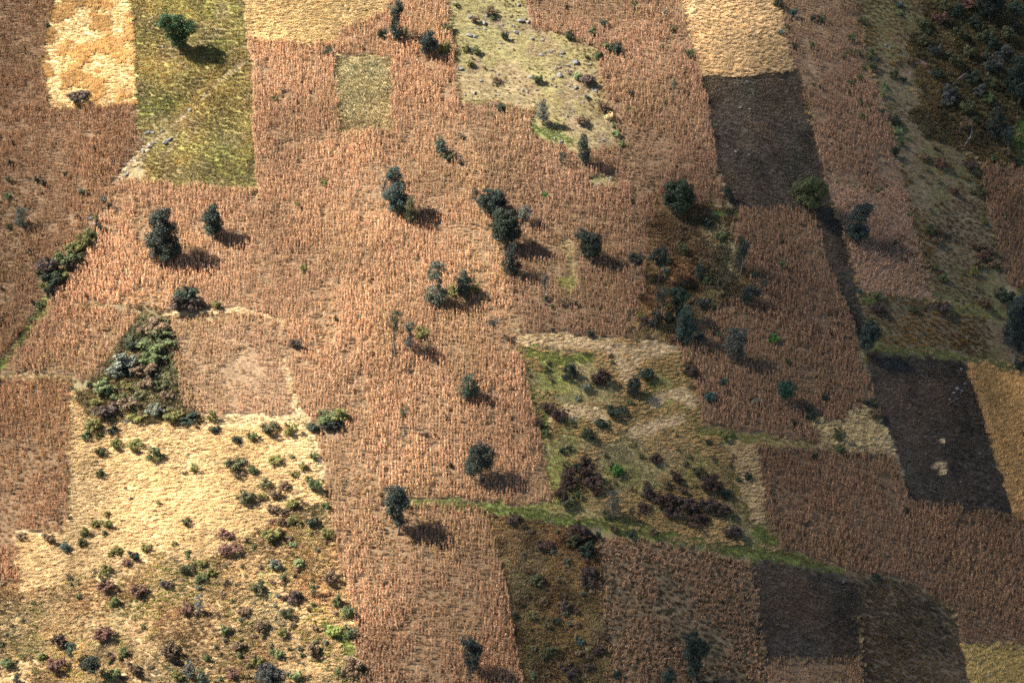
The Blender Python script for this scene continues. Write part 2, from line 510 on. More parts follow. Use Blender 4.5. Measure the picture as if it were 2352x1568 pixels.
PHRASE = {
    "upper_left_maize": "in the dry maize at upper left", "ochre_wheat": "in the ochre wheat plot", "flowering_meadow": "in the yellow-green flowering meadow",
    "top_wheat": "in the wheat plot at the top", "main_maize": "in the big sunlit maize field", "lower_maize": "in the lower sunlit maize",
    "left_step_maize": "in the stepped maize at left", "left_edge_maize": "in the russet maize at the left edge", "walled_maize": "in the maize beside the thicket",
    "thicket": "in the long thicket at left", "golden_slope": "on the golden grass slope", "scrub_slope": "on the scrubby slope at lower left",
    "little_meadow": "in the small green meadow", "rocky_pasture": "on the rocky pasture at the top", "upper_maize": "in the brown maize at upper centre",
    "rocky_clearing": "in the tiny rocky clearing", "pale_straw_field": "in the pale straw field", "upper_dark_field": "on the upper dark field",
    "strip_maize": "in the upper right maize strip", "flattened_maize": "in the flattened maize at right", "right_pasture": "on the dry pasture at right",
    "dark_woodland": "in the dark scrub at upper right", "green_hollow": "in the green hollow", "right_edge_maize": "in the maize at the right edge",
    "terrace_grass": "on the grassy terrace at right", "right_dark_field": "on the dark field at right", "right_wheat": "in the orange wheat at right",
    "weedy_hollow": "in the weedy hollow", "middle_maize": "in the shaded maize right of centre", "pale_grass_corner": "in the pale grass corner at right",
    "grassy_fallow": "on the grassy fallow at lower centre", "combed_straw_patch": "on the combed straw patch", "right_maize": "in the dark maize at lower right",
    "weedy_strip": "in the weedy strip at lower centre", "trampled_maize": "in the trampled maize at lower right", "lower_dark_field": "on the lower dark field",
    "brown_stubble": "on the brown stubble", "bottom_maize": "in the maize at the bottom", "corner_wheat": "in the bottom right corner wheat", "": "on the open hillside",
}


def plot_of(px, py, jitter=None):
    idx = np.full(np.shape(px), -1)
    for i, p in enumerate(PLOTS):
        idx[inside(px, py, p[3])] = i
    if jitter is not None:                              # wild ground has no ruled borders
        idx2 = np.full(np.shape(px), -1)
        for i, p in enumerate(PLOTS):
            idx2[inside(px + jitter[0], py + jitter[1], p[3])] = i
        both = SOFT[idx] == SOFT[idx2]
        idx = np.where(both, idx2, idx)
    return idx


SOFT_GROUPS = [("scrub_slope", "golden_slope", "thicket"), ("upper_maize", "weedy_hollow", "middle_maize", "pale_grass_corner"), ("dark_woodland", "right_pasture", "green_hollow", "terrace_grass"), ("grassy_fallow", "combed_straw_patch")]
SOFT = np.array([next((g for g, ks in enumerate(SOFT_GROUPS) if p[0] in ks), -1 - i) for i, p in enumerate(PLOTS)] + [-999])


def wild(x, y):
    return 110 * (fbm(x, y, 16, 73, 3) - 0.5) + 22 * (noise(x, y, 1.5, 77) - .5), 110 * (fbm(x, y, 16, 74, 3) - 0.5) + 22 * (noise(x, y, 1.5, 78) - .5)


SOIL = {
    "maize": (0.120, 0.080, 0.047), "maize_thin": (0.150, 0.102, 0.062), "lodged": (0.165, 0.112, 0.074), "lodged_thin": (0.105, 0.078, 0.048),
    "wheat": (0.300, 0.200, 0.100), "wheat_lodged": (0.460, 0.340, 0.170), "straw": (0.480, 0.370, 0.205), "straw_bushy": (0.380, 0.280, 0.150),
    "meadow": (0.200, 0.165, 0.058), "pasture": (0.160, 0.125, 0.068), "pasture_dry": (0.125, 0.098, 0.058), "dark": (0.062, 0.048, 0.038),
    "scrub": (0.300, 0.225, 0.125), "scrub_dark": (0.10, 0.082, 0.055), "lush": (0.060, 0.120, 0.025), "weeds": (0.13, 0.096, 0.062),
    "fallow": (0.240, 0.190, 0.085), "stubble": (0.085, 0.064, 0.042), "": (0.17, 0.14, 0.075), "thicket": (0.12, 0.10, 0.06), "meadow_pale": (0.26, 0.20, 0.095),
}

# lines of a different ground cover: (polyline, half width px, soil colour, grass tint, name of the cover)
LANES = [
    ([(560, 140), (500, 190), (450, 240), (400, 285), (350, 330)], 4, (0.26, 0.21, 0.11), "green"),
    ([(345, 330), (300, 380), (262, 425)], 7, (0.40, 0.33, 0.22), "straw"),
    ([(650, 825), (662, 870), (680, 930), (692, 962)], 5, (0.45, 0.33, 0.16), "straw"),
    ([(480, 968), (600, 962), (700, 962), (712, 1000), (735, 1090)], 10, (0.45, 0.36, 0.17), "straw"),
    ([(165, 704), (250, 706), (330, 712)], 7, (0.25, 0.22, 0.11), "green"),
    ([(380, 725), (470, 718), (560, 712), (650, 742)], 5, (0.36, 0.28, 0.14), "straw"),
    ([(110, 690), (70, 750), (20, 820), (-20, 860)], 9, (0.16, 0.19, 0.045), "lush"),
    ([(0, 866), (80, 862), (165, 872)], 6, (0.28, 0.22, 0.10), "green"),
    ([(1115, 1166), (1200, 1178), (1300, 1194), (1400, 1206), (1500, 1226), (1560, 1236)], 13, (0.14, 0.19, 0.04), "lush"),
    ([(1590, 1244), (1660, 1256), (1740, 1274), (1830, 1282)], 12, (0.15, 0.20, 0.045), "lush"),
    ([(1850, 1292), (1932, 1312)], 7, (0.13, 0.16, 0.04), "lush"),
    ([(1395, 1196), (1440, 1206), (1490, 1218)], 14, (0.22, 0.23, 0.05), "lush"),
    ([(940, 1155), (1020, 1152), (1110, 1162)], 8, (0.14, 0.16, 0.05), "lush"),
    ([(1208, 800), (1240, 818), (1300, 826), (1350, 822)], 12, (0.20, 0.24, 0.04), "lush"),
    ([(1200, 778), (1300, 782), (1400, 795), (1450, 800)], 14, (0.42, 0.31, 0.16), "straw"),
    ([(1420, 830), (1440, 860), (1480, 800), (1540, 800)], 16, (0.42, 0.31, 0.16), "straw"),
    ([(1260, 960), (1330, 940), (1390, 960)], 16, (0.40, 0.30, 0.15), "straw"),
    ([(1460, 990), (1520, 970), (1560, 960)], 14, (0.40, 0.30, 0.15), "straw"),
    ([(1500, 920), (1560, 900), (1590, 920)], 14, (0.40, 0.30, 0.15), "straw"),
    ([(1990, 798), (2110, 806), (2220, 822), (2352, 848)], 7, (0.17, 0.18, 0.055), "lush"),
    ([(1980, 690), (2010, 690)], 10, (0.13, 0.20, 0.04), "lush"),
    ([(1640, 494), (1690, 492)], 8, (0.15, 0.20, 0.05), "lush"),
    ([(1225, 295), (1250, 300), (1300, 320)], 10, (0.14, 0.19, 0.05), "lush"),
    ([(1610, 985), (1700, 1004), (1780, 1010)], 10, (0.15, 0.16, 0.05), "green"),
    ([(1740, 1016), (1860, 1022)], 8, (0.28, 0.25, 0.10), "green"),
    ([(1930, 1028), (2050, 1036)], 6, (0.40, 0.33, 0.17), "straw"),
    ([(2081, 185), (2099, 145), (2125, 142), (2130, 165)], 4, (0.22, 0.15, 0.10), ""),
    ([(1740, 1220), (1775, 1245)], 14, (0.14, 0.20, 0.04), "lush"),
    ([(755, 1440), (790, 1460), (805, 1490)], 14, (0.18, 0.22, 0.04), "lush"),
    ([(2148, 1068), (2155, 1058), (2166, 1066), (2168, 1080), (2158, 1088)], 6, (0.40, 0.28, 0.14), "straw"),
    ([(2162, 1008), (2163, 1014)], 5, (0.40, 0.28, 0.14), "straw"),
    ([(1682, 560), (1672, 620)], 8, (0.36, 0.28, 0.16), "straw"),
    ([(1300, 560), (1310, 600), (1320, 640)], 10, (0.30, 0.24, 0.11), "green"),
    ([(1295, 650), (1310, 655)], 14, (0.2, 0.2, 0.06), "green"),
    ([(2260, 700), (2150, 712), (2352, 728)], 6, (0.17, 0.18, 0.06), "green"),
    ([(1258, 938), (1245, 1000)], 8, (0.2, 0.22, 0.05), "lush"),
]


def lanes_at(px, py):
    """index of the lane a picture point lies on, else -1"""
    idx = np.full(np.shape(px), -1)
    for i, (pts, hw, c, g) in enumerate(LANES):
        pts = np.array(pts, float)
        m = (px > pts[:, 0].min() - hw - 4) & (px < pts[:, 0].max() + hw + 4) & (py > pts[:, 1].min() - hw - 4) & (py < pts[:, 1].max() + hw + 4)
        if not m.any():
            continue
        d, _, _ = seg_dist(px[m], py[m], pts)
        wob = hw * (0.25 + 1.5 * fbm(px[m], py[m], 22, 31 + i, 2))
        sub = idx[m]
        sub[d < wob] = i
        idx[m] = sub
    return idx


# ------------------------------------------------------------------ the ground: one sheet cut into plots along their borders
def spaced(a, b, step, far, n):
    core = np.arange(a, b + step / 2, step)
    g = np.geomspace(step, far, n)
    return np.concatenate([a - np.cumsum(g)[::-1], core, core[-1] + np.cumsum(g)])


GX = spaced(-205, 205, 0.9, 420, 34)
GY = spaced(-150, 225, 0.9, 420, 34)
gx, gy = np.meshgrid(GX, GY)
gz = height(gx.ravel(), gy.ravel()).reshape(gx.shape)
gpx, gdepth = project(np.stack([gx, gy, gz], -1))
behind = gdepth < 50
wobx = 9 * (noise(gx, gy, 3.0, 71) - 0.5)
woby = 9 * (noise(gx, gy, 3.0, 72) - 0.5)
gpx = gpx + np.stack([wobx, woby], -1)
gpx[behind] = -9999
vplot = plot_of(gpx[..., 0], gpx[..., 1], wild(gx, gy))
vlane = lanes_at(gpx[..., 0], gpx[..., 1])
soil = np.zeros(gx.shape + (3,))
soil[:] = SOIL[""]
for i, p in enumerate(PLOTS):
    c = np.array(SOIL[p[1]])
    soil[vplot == i] = c
# patchy ground cover in grassland: greener and barer areas of their own shape
patch = fbm(gx, gy, 14, 41, 3)
patch2 = fbm(gx, gy, 6, 43, 3)
for i, p in enumerate(PLOTS):
    m = vplot == i
    if p[1] in ("pasture", "pasture_dry", "fallow", "meadow", "scrub", ""):
        t = np.clip((patch - 0.47) / 0.16, 0, 1)[..., None]
        g = np.array({"pasture": (0.150, 0.130, 0.058), "pasture_dry": (0.105, 0.095, 0.045), "fallow": (0.17, 0.175, 0.05), "meadow": (0.15, 0.15, 0.04), "scrub": (0.17, 0.15, 0.07)}[p[1]])
        soil[m] = (soil * (1 - t) + g * t)[m]
        t = np.clip((patch2 - 0.58) / 0.10, 0, 1)[..., None]
        b = np.array((0.135, 0.098, 0.066))
        soil[m] = (soil * (1 - 0.6 * t) + b * 0.6 * t)[m]
    if p[1] in ("straw", "straw_bushy", "wheat_lodged"):
        t = np.clip((patch2 - 0.55) / 0.12, 0, 1)[..., None]
        soil[m] = (soil * (1 - 0.5 * t) + np.array((0.30, 0.20, 0.11)) * 0.5 * t)[m]
for i, ln in enumerate(LANES):
    soil[vlane == i] = np.array(ln[2]) * (0.75, 0.68, 0.8)

vid = np.arange(gx.size).reshape(gx.shape)
quads = np.stack([vid[:-1, :-1], vid[:-1, 1:], vid[1:, 1:], vid[1:, :-1]], -1).reshape(-1, 4)
fplot = vplot[:-1, :-1].ravel()
allv = np.stack([gx, gy, gz], -1).reshape(-1, 3)
soilv = soil.reshape(-1, 3)
FIELD_NAME = {"maize": "maize_field", "maize_thin": "maize_field", "lodged": "maize_field", "lodged_thin": "maize_field", "wheat": "wheat_field", "wheat_lodged": "wheat_field",
              "straw": "grass_field", "straw_bushy": "grass_field", "meadow": "meadow_field", "pasture": "pasture_field", "pasture_dry": "pasture_field", "dark": "dark_field",
              "scrub": "scrub_terrain", "scrub_dark": "scrub_terrain", "lush": "grass_field", "weeds": "weedy_field", "fallow": "fallow_field", "stubble": "stubble_field", "thicket": "scrub_terrain", "meadow_pale": "meadow_field"}
GROUND_LABEL = {k: "" for k in KEYS}


def plain(key):
    """the plot phrase without its preposition"""
    w = PHRASE[key].split(" ", 2)
    return w[2] if w[1] == "the" else " ".join(w[1:])


for i in range(-1, len(PLOTS)):
    q = quads[fplot == i]
    if not len(q):
        continue
    used, inv = np.unique(q, return_inverse=True)
    nm = "ground" if i < 0 else FIELD_NAME[PLOTS[i][1]]
    me = mesh_from(nm, allv[used], inv.reshape(q.shape), MAT_SOIL, None, True)
    a = me.attributes.new("soil", 'FLOAT_COLOR', 'POINT')
    c = np.ones((len(used), 4), np.float32)
    c[:, :3] = soilv[used]
    a.data.foreach_set("color", c.ravel())
    o = link(bpy.data.objects.new(nm, me))
    tag(o, "rough grassy hillside around and between the plots" if i < 0 else "earth under the " + plain(PLOTS[i][0]), "ground", None, "structure")

# ------------------------------------------------------------------ crop plants and grass, many instances of a few plants
rng = np.random.default_rng(7)


def strip(points, width, side):
    """a bent leaf: quads along points, widening and narrowing"""
    n = len(points)
    w = width * np.sin(np.linspace(0.25, math.pi - 0.05, n))[:, None]
    a, b = points - side * w / 2, points + side * w / 2
    v = np.empty((2 * n, 3))
    v[0::2], v[1::2] = a, b
    f = np.array([(2 * i, 2 * i + 1, 2 * i + 3, 2 * i + 2) for i in range(n - 1)])
    return v, f


def maize_clump(seed, lodged=0.0, name="maize_plant"):
    r = np.random.default_rng(seed)
    parts, cols = [], []

    def add(v, f, c):
        parts.append((v, f))
        cols.append(np.tile(c, (len(f), 1)))
    for s in range(r.integers(2, 4)):
        h = r.uniform(1.8, 2.6)
        ang = r.uniform(0, 2 * math.pi)
        lean = r.uniform(0.02, 0.14) + lodged * r.uniform(0.5, 1.25)
        d = np.array([math.cos(ang), math.sin(ang), 0])
        b0 = np.array([r.uniform(-.24, .24), r.uniform(-.24, .24), -0.15])
        top = b0 + d * h * math.sin(lean) + np.array([0, 0, h * math.cos(lean) + 0.15])
        mid = (b0 + top) / 2 - d * 0.08
        v, f = tube([b0, mid, top], [0.030, 0.026, 0.012], 3)
        add(v, f, np.array((0.44, 0.27, 0.14)) * r.uniform(0.75, 1.15))
        for k in range(8):
            t = r.uniform(0.2, 0.97)
            p0 = b0 * (1 - t) + top * t - d * 0.08 * (1 - abs(2 * t - 1))
            a2 = r.uniform(0, 2 * math.pi)
            o = np.array([math.cos(a2), math.sin(a2), 0])
            ln = r.uniform(0.2, 0.46)
            up = r.uniform(0.05, 0.3)
            pts = np.array([p0, p0 + o * ln * .4 + [0, 0, up], p0 + o * ln * .75 + [0, 0, up * .4], p0 + o * ln * 0.9 + [0, 0, -ln * r.uniform(.6, 1.3)]])
            side = np.cross(o, [0, 0, 1.0]) + np.array([0, 0, r.uniform(-.5, .5)])
            v, f = strip(pts, r.uniform(0.07, 0.12), side)
            base = np.array([(0.52, 0.31, 0.155), (0.42, 0.21, 0.095), (0.66, 0.46, 0.26), (0.32, 0.185, 0.10)][r.integers(0, 4)])
            if r.random() < 0.12:
                base = np.array((0.30, 0.27, 0.09))
            add(v, f, base * r.uniform(0.8, 1.15))
        if r.random() < 0.7:                                     # dry pale husk on the ear
            t = r.uniform(.45, .65)
            p0 = b0 * (1 - t) + top * t
            o = np.array([math.cos(ang + 2), math.sin(ang + 2), 0])
            v, f = tube([p0, p0 + o * .1 + [0, 0, .12], p0 + o * .16 + [0, 0, .26]], [0.025, 0.05, 0.012], 4)
            add(v, f, np.array((0.72, 0.55, 0.35)) * r.uniform(.85, 1.05))
    v, f = join_parts(parts)
    return mesh_from(name, v, f, MAT_CROP, np.concatenate(cols))


def grass_patch(seed, n, size, h, lean, width, palette, spread=1.0, heads=0.0, flow=None):
    """a square metre or so of blades"""
    r = np.random.default_rng(seed)
    b = np.stack([r.uniform(-size, size, n), r.uniform(-size, size, n), np.full(n, -0.08)], -1)
    ang = r.uniform(0, 2 * math.pi, n) if flow is None else r.normal(flow, 0.55, n)
    d = np.stack([np.cos(ang), np.sin(ang), np.zeros(n)], -1)
    hh = h * r.uniform(0.6, 1.25, n)
    le = lean * r.uniform(0.6, 1.3, n)
    up = np.array([0, 0, 1.0])
    p1 = b + (d * np.sin(le * .5)[:, None] + up * np.cos(le * .5)[:, None]) * (hh * .55)[:, None]
    p2 = p1 + (d * np.sin(np.minimum(le * 1.4, 1.9))[:, None] + up * np.cos(np.minimum(le * 1.4, 1.9))[:, None]) * (hh * .5)[:, None]
    sa = r.uniform(0, 2 * math.pi, n)
    s = np.stack([np.cos(sa), np.sin(sa), np.zeros(n)], -1) * (width * r.uniform(.6, 1.3, n))[:, None]
    v = np.stack([b - s / 2, b + s / 2, p1 + s / 2, p1 - s / 2, p2 + s * .25, p2 - s * .25], 1).reshape(-1, 3)
    i0 = np.arange(n)[:, None] * 6
    f = np.concatenate([i0 + [0, 1, 2, 3], i0 + [3, 2, 4, 5]], 1).reshape(-1, 4)
    pal = np.array(palette)
    c = pal[r.integers(0, len(pal), n)] * r.uniform(.75, 1.2, (n, 1))
    return mesh_from("grass_tuft", v, f, MAT_CROP, np.repeat(c, 2, 0))


GOLD = [(0.70, 0.555, 0.32), (0.60, 0.455, 0.24), (0.76, 0.62, 0.39), (0.52, 0.39, 0.20)]
WHEATC = [(0.58, 0.40, 0.17), (0.50, 0.33, 0.13), (0.66, 0.48, 0.24)]
GREENY = [(0.20, 0.19, 0.055), (0.26, 0.22, 0.075), (0.15, 0.165, 0.045), (0.30, 0.23, 0.10), (0.40, 0.25, 0.04), (0.17, 0.12, 0.06)]
PAST = [(0.27, 0.225, 0.105), (0.20, 0.185, 0.075), (0.34, 0.265, 0.14), (0.23, 0.17, 0.10)]
DARKC = [(0.075, 0.056, 0.042), (0.110, 0.080, 0.055), (0.050, 0.040, 0.034), (0.085, 0.084, 0.042), (0.20, 0.15, 0.10)]
WEEDC = [(0.20, 0.13, 0.075), (0.13, 0.092, 0.058), (0.24, 0.18, 0.085), (0.12, 0.12, 0.05), (0.17, 0.09, 0.055), (0.30, 0.21, 0.12)]
SCRUBC = [(0.42, 0.31, 0.16), (0.28, 0.19, 0.11), (0.20, 0.17, 0.08), (0.16, 0.18, 0.07), (0.30, 0.17, 0.10), (0.50, 0.38, 0.20)]
LUSHC = [(0.14, 0.165, 0.045), (0.20, 0.20, 0.06), (0.09, 0.115, 0.035), (0.26, 0.235, 0.09), (0.20, 0.15, 0.08)]
OCHRE = [(0.34, 0.20, 0.06), (0.27, 0.15, 0.05), (0.40, 0.26, 0.09)]
PROTO = {
    "maize": [maize_clump(100 + k) for k in range(9)],
    "lodged": [maize_clump(140 + k, 0.85) for k in range(8)],
    "gold": [grass_patch(200 + k, 210, 0.8, 0.66, 1.1, 0.048, GOLD, flow=0.0) for k in range(5)],
    "gold_up": [grass_patch(220 + k, 110, 0.65, 0.8, 0.5, 0.055, GOLD) for k in range(4)],
    "wheat": [grass_patch(240 + k, 110, 0.65, 0.9, 0.25, 0.075, WHEATC) for k in range(5)],
    "green": [grass_patch(260 + k, 90, 0.7, 0.38, 0.7, 0.09, GREENY) for k in range(5)],
    "pasture": [grass_patch(280 + k, 70, 0.75, 0.22, 0.8, 0.08, PAST) for k in range(4)],
    "dark": [grass_patch(300 + k, 80, 0.7, 0.42, 0.9, 0.07, DARKC) for k in range(5)],
    "weeds": [grass_patch(320 + k, 90, 0.65, 0.75, 0.6, 0.085, WEEDC) for k in range(5)],
    "scrub": [grass_patch(340 + k, 90, 0.65, 0.7, 0.8, 0.09, SCRUBC) for k in range(6)],
    "lush": [grass_patch(360 + k, 90, 0.7, 0.45, 0.7, 0.10, LUSHC) for k in range(4)],
    "ochre": [grass_patch(380 + k, 80, 0.45, 0.75, 0.5, 0.09, OCHRE) for k in range(3)],
    "pale": [grass_patch(400 + k, 120, 0.5, 0.95, 0.7, 0.06, GOLD) for k in range(3)],
}
PROTO_OBJ = {k: [bpy.data.objects.new("source_" + k, m) for m in v] for k, v in PROTO.items()}
# per plot type: (plant, spacing m, share kept, scale, tint)
COVER = {
    "maize": [("maize", 0.80, 0.92, 1.0, None), ("weeds", 2.2, 0.5, 0.7, (1.6, 1.5, 1.2)), ("gold_up", 1.1, "gap", 0.6, (0.8, 0.74, 0.66))],
    "maize_thin": [("maize", 0.88, 0.85, 0.9, None), ("lodged", 1.5, 0.5, 0.9, None), ("gold_up", 1.8, 0.45, 0.55, (0.75, 0.7, 0.64))],
    "lodged": [("lodged", 0.85, 0.95, 1.0, None), ("maize", 1.9, 0.4, 0.8, None), ("gold_up", 1.8, 0.5, 0.5, (0.75, 0.7, 0.62))],
    "lodged_thin": [("lodged", 1.05, 0.8, 1.0, None), ("maize", 1.5, 0.6, 0.9, None), ("weeds", 1.3, 0.85, 0.7, (0.9, 1.0, 0.85))],
    "wheat": [("wheat", 0.8, 0.97, 1.0, None)],
    "wheat_lodged": [("gold", 0.95, 0.9, 0.8, (1.0, 0.97, 0.9)), ("wheat", 0.9, -0.55, 0.95, (1.0, 0.97, 0.95))],
    "straw": [("gold", 0.85, 0.97, 1.0, None), ("gold_up", 2.6, 0.3, 0.8, (0.9, 0.86, 0.8)), ("gold_up", 1.4, -0.60, 0.8, (0.72, 0.62, 0.5)), ("weeds", 1.4, -0.60, 0.7, (1.5, 1.35, 1.1))],
    "straw_bushy": [("gold", 1.0, 0.9, 0.9, None), ("pale", 1.3, 0.75, 1.0, None)],
    "meadow": [("green", 0.95, 0.97, 1.0, None), ("weeds", 1.3, -0.55, 0.45, (1.0, 0.95, 0.7))],
    "meadow_pale": [("pasture", 1.0, 0.97, 1.7, (1.15, 1.1, 1.0)), ("gold_up", 1.3, -0.50, 0.5, (0.7, 0.72, 0.6)), ("green", 1.3, -0.54, 0.8, None)],
    "pasture": [("pasture", 1.15, 0.9, 1.0, None), ("gold_up", 1.6, -0.55, 0.4, (0.66, 0.6, 0.52)), ("weeds", 1.7, -0.58, 0.5, (1.2, 1.15, 1.0))],
    "pasture_dry": [("pasture", 1.15, 0.9, 1.0, (0.7, 0.64, 0.58)), ("weeds", 1.4, -0.52, 0.6, (1.1, 1.0, 0.85)), ("ochre", 1.7, -0.57, 0.9, (0.9, 0.9, 0.9))],
    "dark": [("dark", 0.9, 0.95, 1.0, None), ("weeds", 1.2, -0.52, 0.45, (0.7, 0.68, 0.66)), ("gold_up", 2.6, 0.10, 0.35, (0.5, 0.45, 0.4))],
    "scrub": [("gold", 0.95, 0.85, 0.85, (0.86, 0.80, 0.74)), ("scrub", 0.95, -0.49, 0.95, (1.0, 1.0, 1.0)), ("weeds", 1.1, -0.54, 1.0, (1.2, 1.1, 1.05)), ("green", 1.4, -0.56, 1.4, (1.0, 1.15, 1.0))],
    "thicket": [("scrub", 0.9, 0.97, 1.5, (0.8, 0.85, 0.75)), ("weeds", 1.3, -0.5, 1.5, None)],
    "scrub_dark": [("weeds", 1.0, 0.95, 1.2, (0.66, 0.7, 0.62)), ("green", 1.5, -0.55, 1.2, (0.5, 0.55, 0.5))],
    "lush": [("lush", 0.9, 0.97, 1.0, None)],
    "weeds": [("weeds", 0.85, 0.97, 1.0, None), ("ochre", 1.5, -0.57, 0.9, (0.75, 0.85, 0.9)), ("green", 1.4, -0.55, 1.3, (0.75, 0.8, 0.75)), ("weeds", 1.2, -0.56, 1.6, (0.55, 0.5, 0.55))],
    "fallow": [("pasture", 0.95, 0.95, 1.4, None), ("gold", 1.0, -0.54, 0.8, (0.84, 0.74, 0.64)), ("green", 1.3, -0.54, 0.7, (1.0, 1.1, 0.85))],
    "stubble": [("weeds", 0.95, 0.95, 0.6, (0.85, 0.82, 0.78)), ("dark", 1.4, 0.6, 0.9, None)],
}
COVER_NAME = {"maize": "maize_crop", "lodged": "flattened_maize_crop", "gold": "dry_grass", "gold_up": "upright_grass", "wheat": "wheat_crop", "green": "meadow_grass", "pasture": "pasture_grass",
              "dark": "dark_bean_stubble", "weeds": "weeds", "scrub": "undergrowth", "lush": "green_grass", "ochre": "ochre_weeds", "pale": "straw_tufts"}
COVER_LABEL = {"maize": "dry standing maize stalks", "lodged": "flattened dry maize stalks", "gold": "lodged golden grass", "gold_up": "upright dry grass between the plants", "wheat": "ripe wheat", "green": "green and yellow meadow herbs",
               "pasture": "short grazed grass", "dark": "dark withered bean plants", "weeds": "brown weeds", "scrub": "mixed dry undergrowth", "lush": "fresh green grass", "ochre": "ochre dry weeds", "pale": "pale straw tufts"}


def scatter_group(kind):
    """node group that sets one of the source plants on every point"""
    ng = bpy.data.node_groups.new("scatter_" + kind, 'GeometryNodeTree')
    ng.interface.new_socket("Geometry", in_out='INPUT', socket_type='NodeSocketGeometry')
    ng.interface.new_socket("Geometry", in_out='OUTPUT', socket_type='NodeSocketGeometry')
    N, K = ng.nodes, ng.links
    gi, go = N.new("NodeGroupInput"), N.new("NodeGroupOutput")
    jn = N.new("GeometryNodeJoinGeometry")
    for o in reversed(PROTO_OBJ[kind]):
        oi = N.new("GeometryNodeObjectInfo")
        oi.inputs["Object"].default_value = o
        gt = N.new("GeometryNodeGeometryToInstance")
        K.new(oi.outputs["Geometry"], gt.inputs[0])
        K.new(gt.outputs[0], jn.inputs[0])
    ip = N.new("GeometryNodeInstanceOnPoints")
    ip.inputs["Pick Instance"].default_value = True
    K.new(gi.outputs[0], ip.inputs["Points"])
    K.new(jn.outputs[0], ip.inputs["Instance"])

    def attr(name, dt):
        n = N.new("GeometryNodeInputNamedAttribute")
        n.data_type = dt
        n.inputs[0].default_value = name
        return n.outputs[0]
    K.new(attr("pick", 'INT'), ip.inputs["Instance Index"])
    er = N.new("FunctionNodeEulerToRotation")
    K.new(attr("turn", 'FLOAT_VECTOR'), er.inputs[0])
    K.new(er.outputs[0], ip.inputs["Rotation"])
    K.new(attr("size", 'FLOAT_VECTOR'), ip.inputs["Scale"])
    K.new(ip.outputs[0], go.inputs[0])
    return ng


SCATTER = {}


def scatter(kind, pts, turn, size, tint, name, label, category):
    me = bpy.data.meshes.new(name)
    n = len(pts)
    me.vertices.add(n)
    me.vertices.foreach_set("co", np.asarray(pts, np.float32).ravel())
    a = me.attributes.new("pick", 'INT', 'POINT')
    a.data.foreach_set("value", rng.integers(0, len(PROTO_OBJ[kind]), n).astype(np.int32))
    for nm, val in (("turn", turn), ("size", size)):
        a = me.attributes.new(nm, 'FLOAT_VECTOR', 'POINT')
        a.data.foreach_set("vector", np.asarray(val, np.float32).ravel())
    a = me.attributes.new("tint", 'FLOAT_COLOR', 'POINT')
    c = np.ones((n, 4), np.float32)
    c[:, :3] = tint
    a.data.foreach_set("color", c.ravel())
    o = link(bpy.data.objects.new(name, me))
    if kind not in SCATTER:
        SCATTER[kind] = scatter_group(kind)
    md = o.modifiers.new("scatter", 'NODES')
    md.node_group = SCATTER[kind]
    tag(o, label, category, None, "stuff")
    return o


CLEAR = []          # (x, y, radius) in plan kept free of crops: tree feet, boulders


def grid_points(spacing, seed):
    r = np.random.default_rng(seed)
    xs = np.arange(-215, 215, spacing)
    ys = np.arange(-155, 235, spacing * 0.87)         # the slope stretches what the plan shows
    x, y = np.meshgrid(xs, ys)
    jx = 0.5 if spacing < 0.9 else 0.95                # crops stand in uneven rows up the slope, grass does not
    x = x + 1.6 * (noise(x, y, 14, 93) - 0.5)
    x = (x + r.uniform(-.5, .5, x.shape) * spacing * jx).ravel()
    y = (y + r.uniform(-.5, .5, y.shape) * spacing * 0.8).ravel()
    return x, y


_cache = {}


def field_points(spacing):
    """jittered points at this spacing with their plot and lane"""
    k = round(spacing, 2)
    if k not in _cache:
        x, y = grid_points(spacing, int(spacing * 1000))
        z = height(x, y)
        P = np.stack([x, y, z], -1)
        pp, _ = project(P)
        keep = (pp[:, 0] > L) & (pp[:, 0] < R) & (pp[:, 1] > T) & (pp[:, 1] < B)
        P, pp = P[keep], pp[keep]
        q = pp + np.stack([9 * (noise(P[:, 0], P[:, 1], 3.0, 71) - 0.5), 9 * (noise(P[:, 0], P[:, 1], 3.0, 72) - 0.5)], -1)
        _cache[k] = (P, pp, plot_of(q[:, 0], q[:, 1], wild(P[:, 0], P[:, 1])), lanes_at(pp[:, 0], pp[:, 1]))
    return _cache[k]


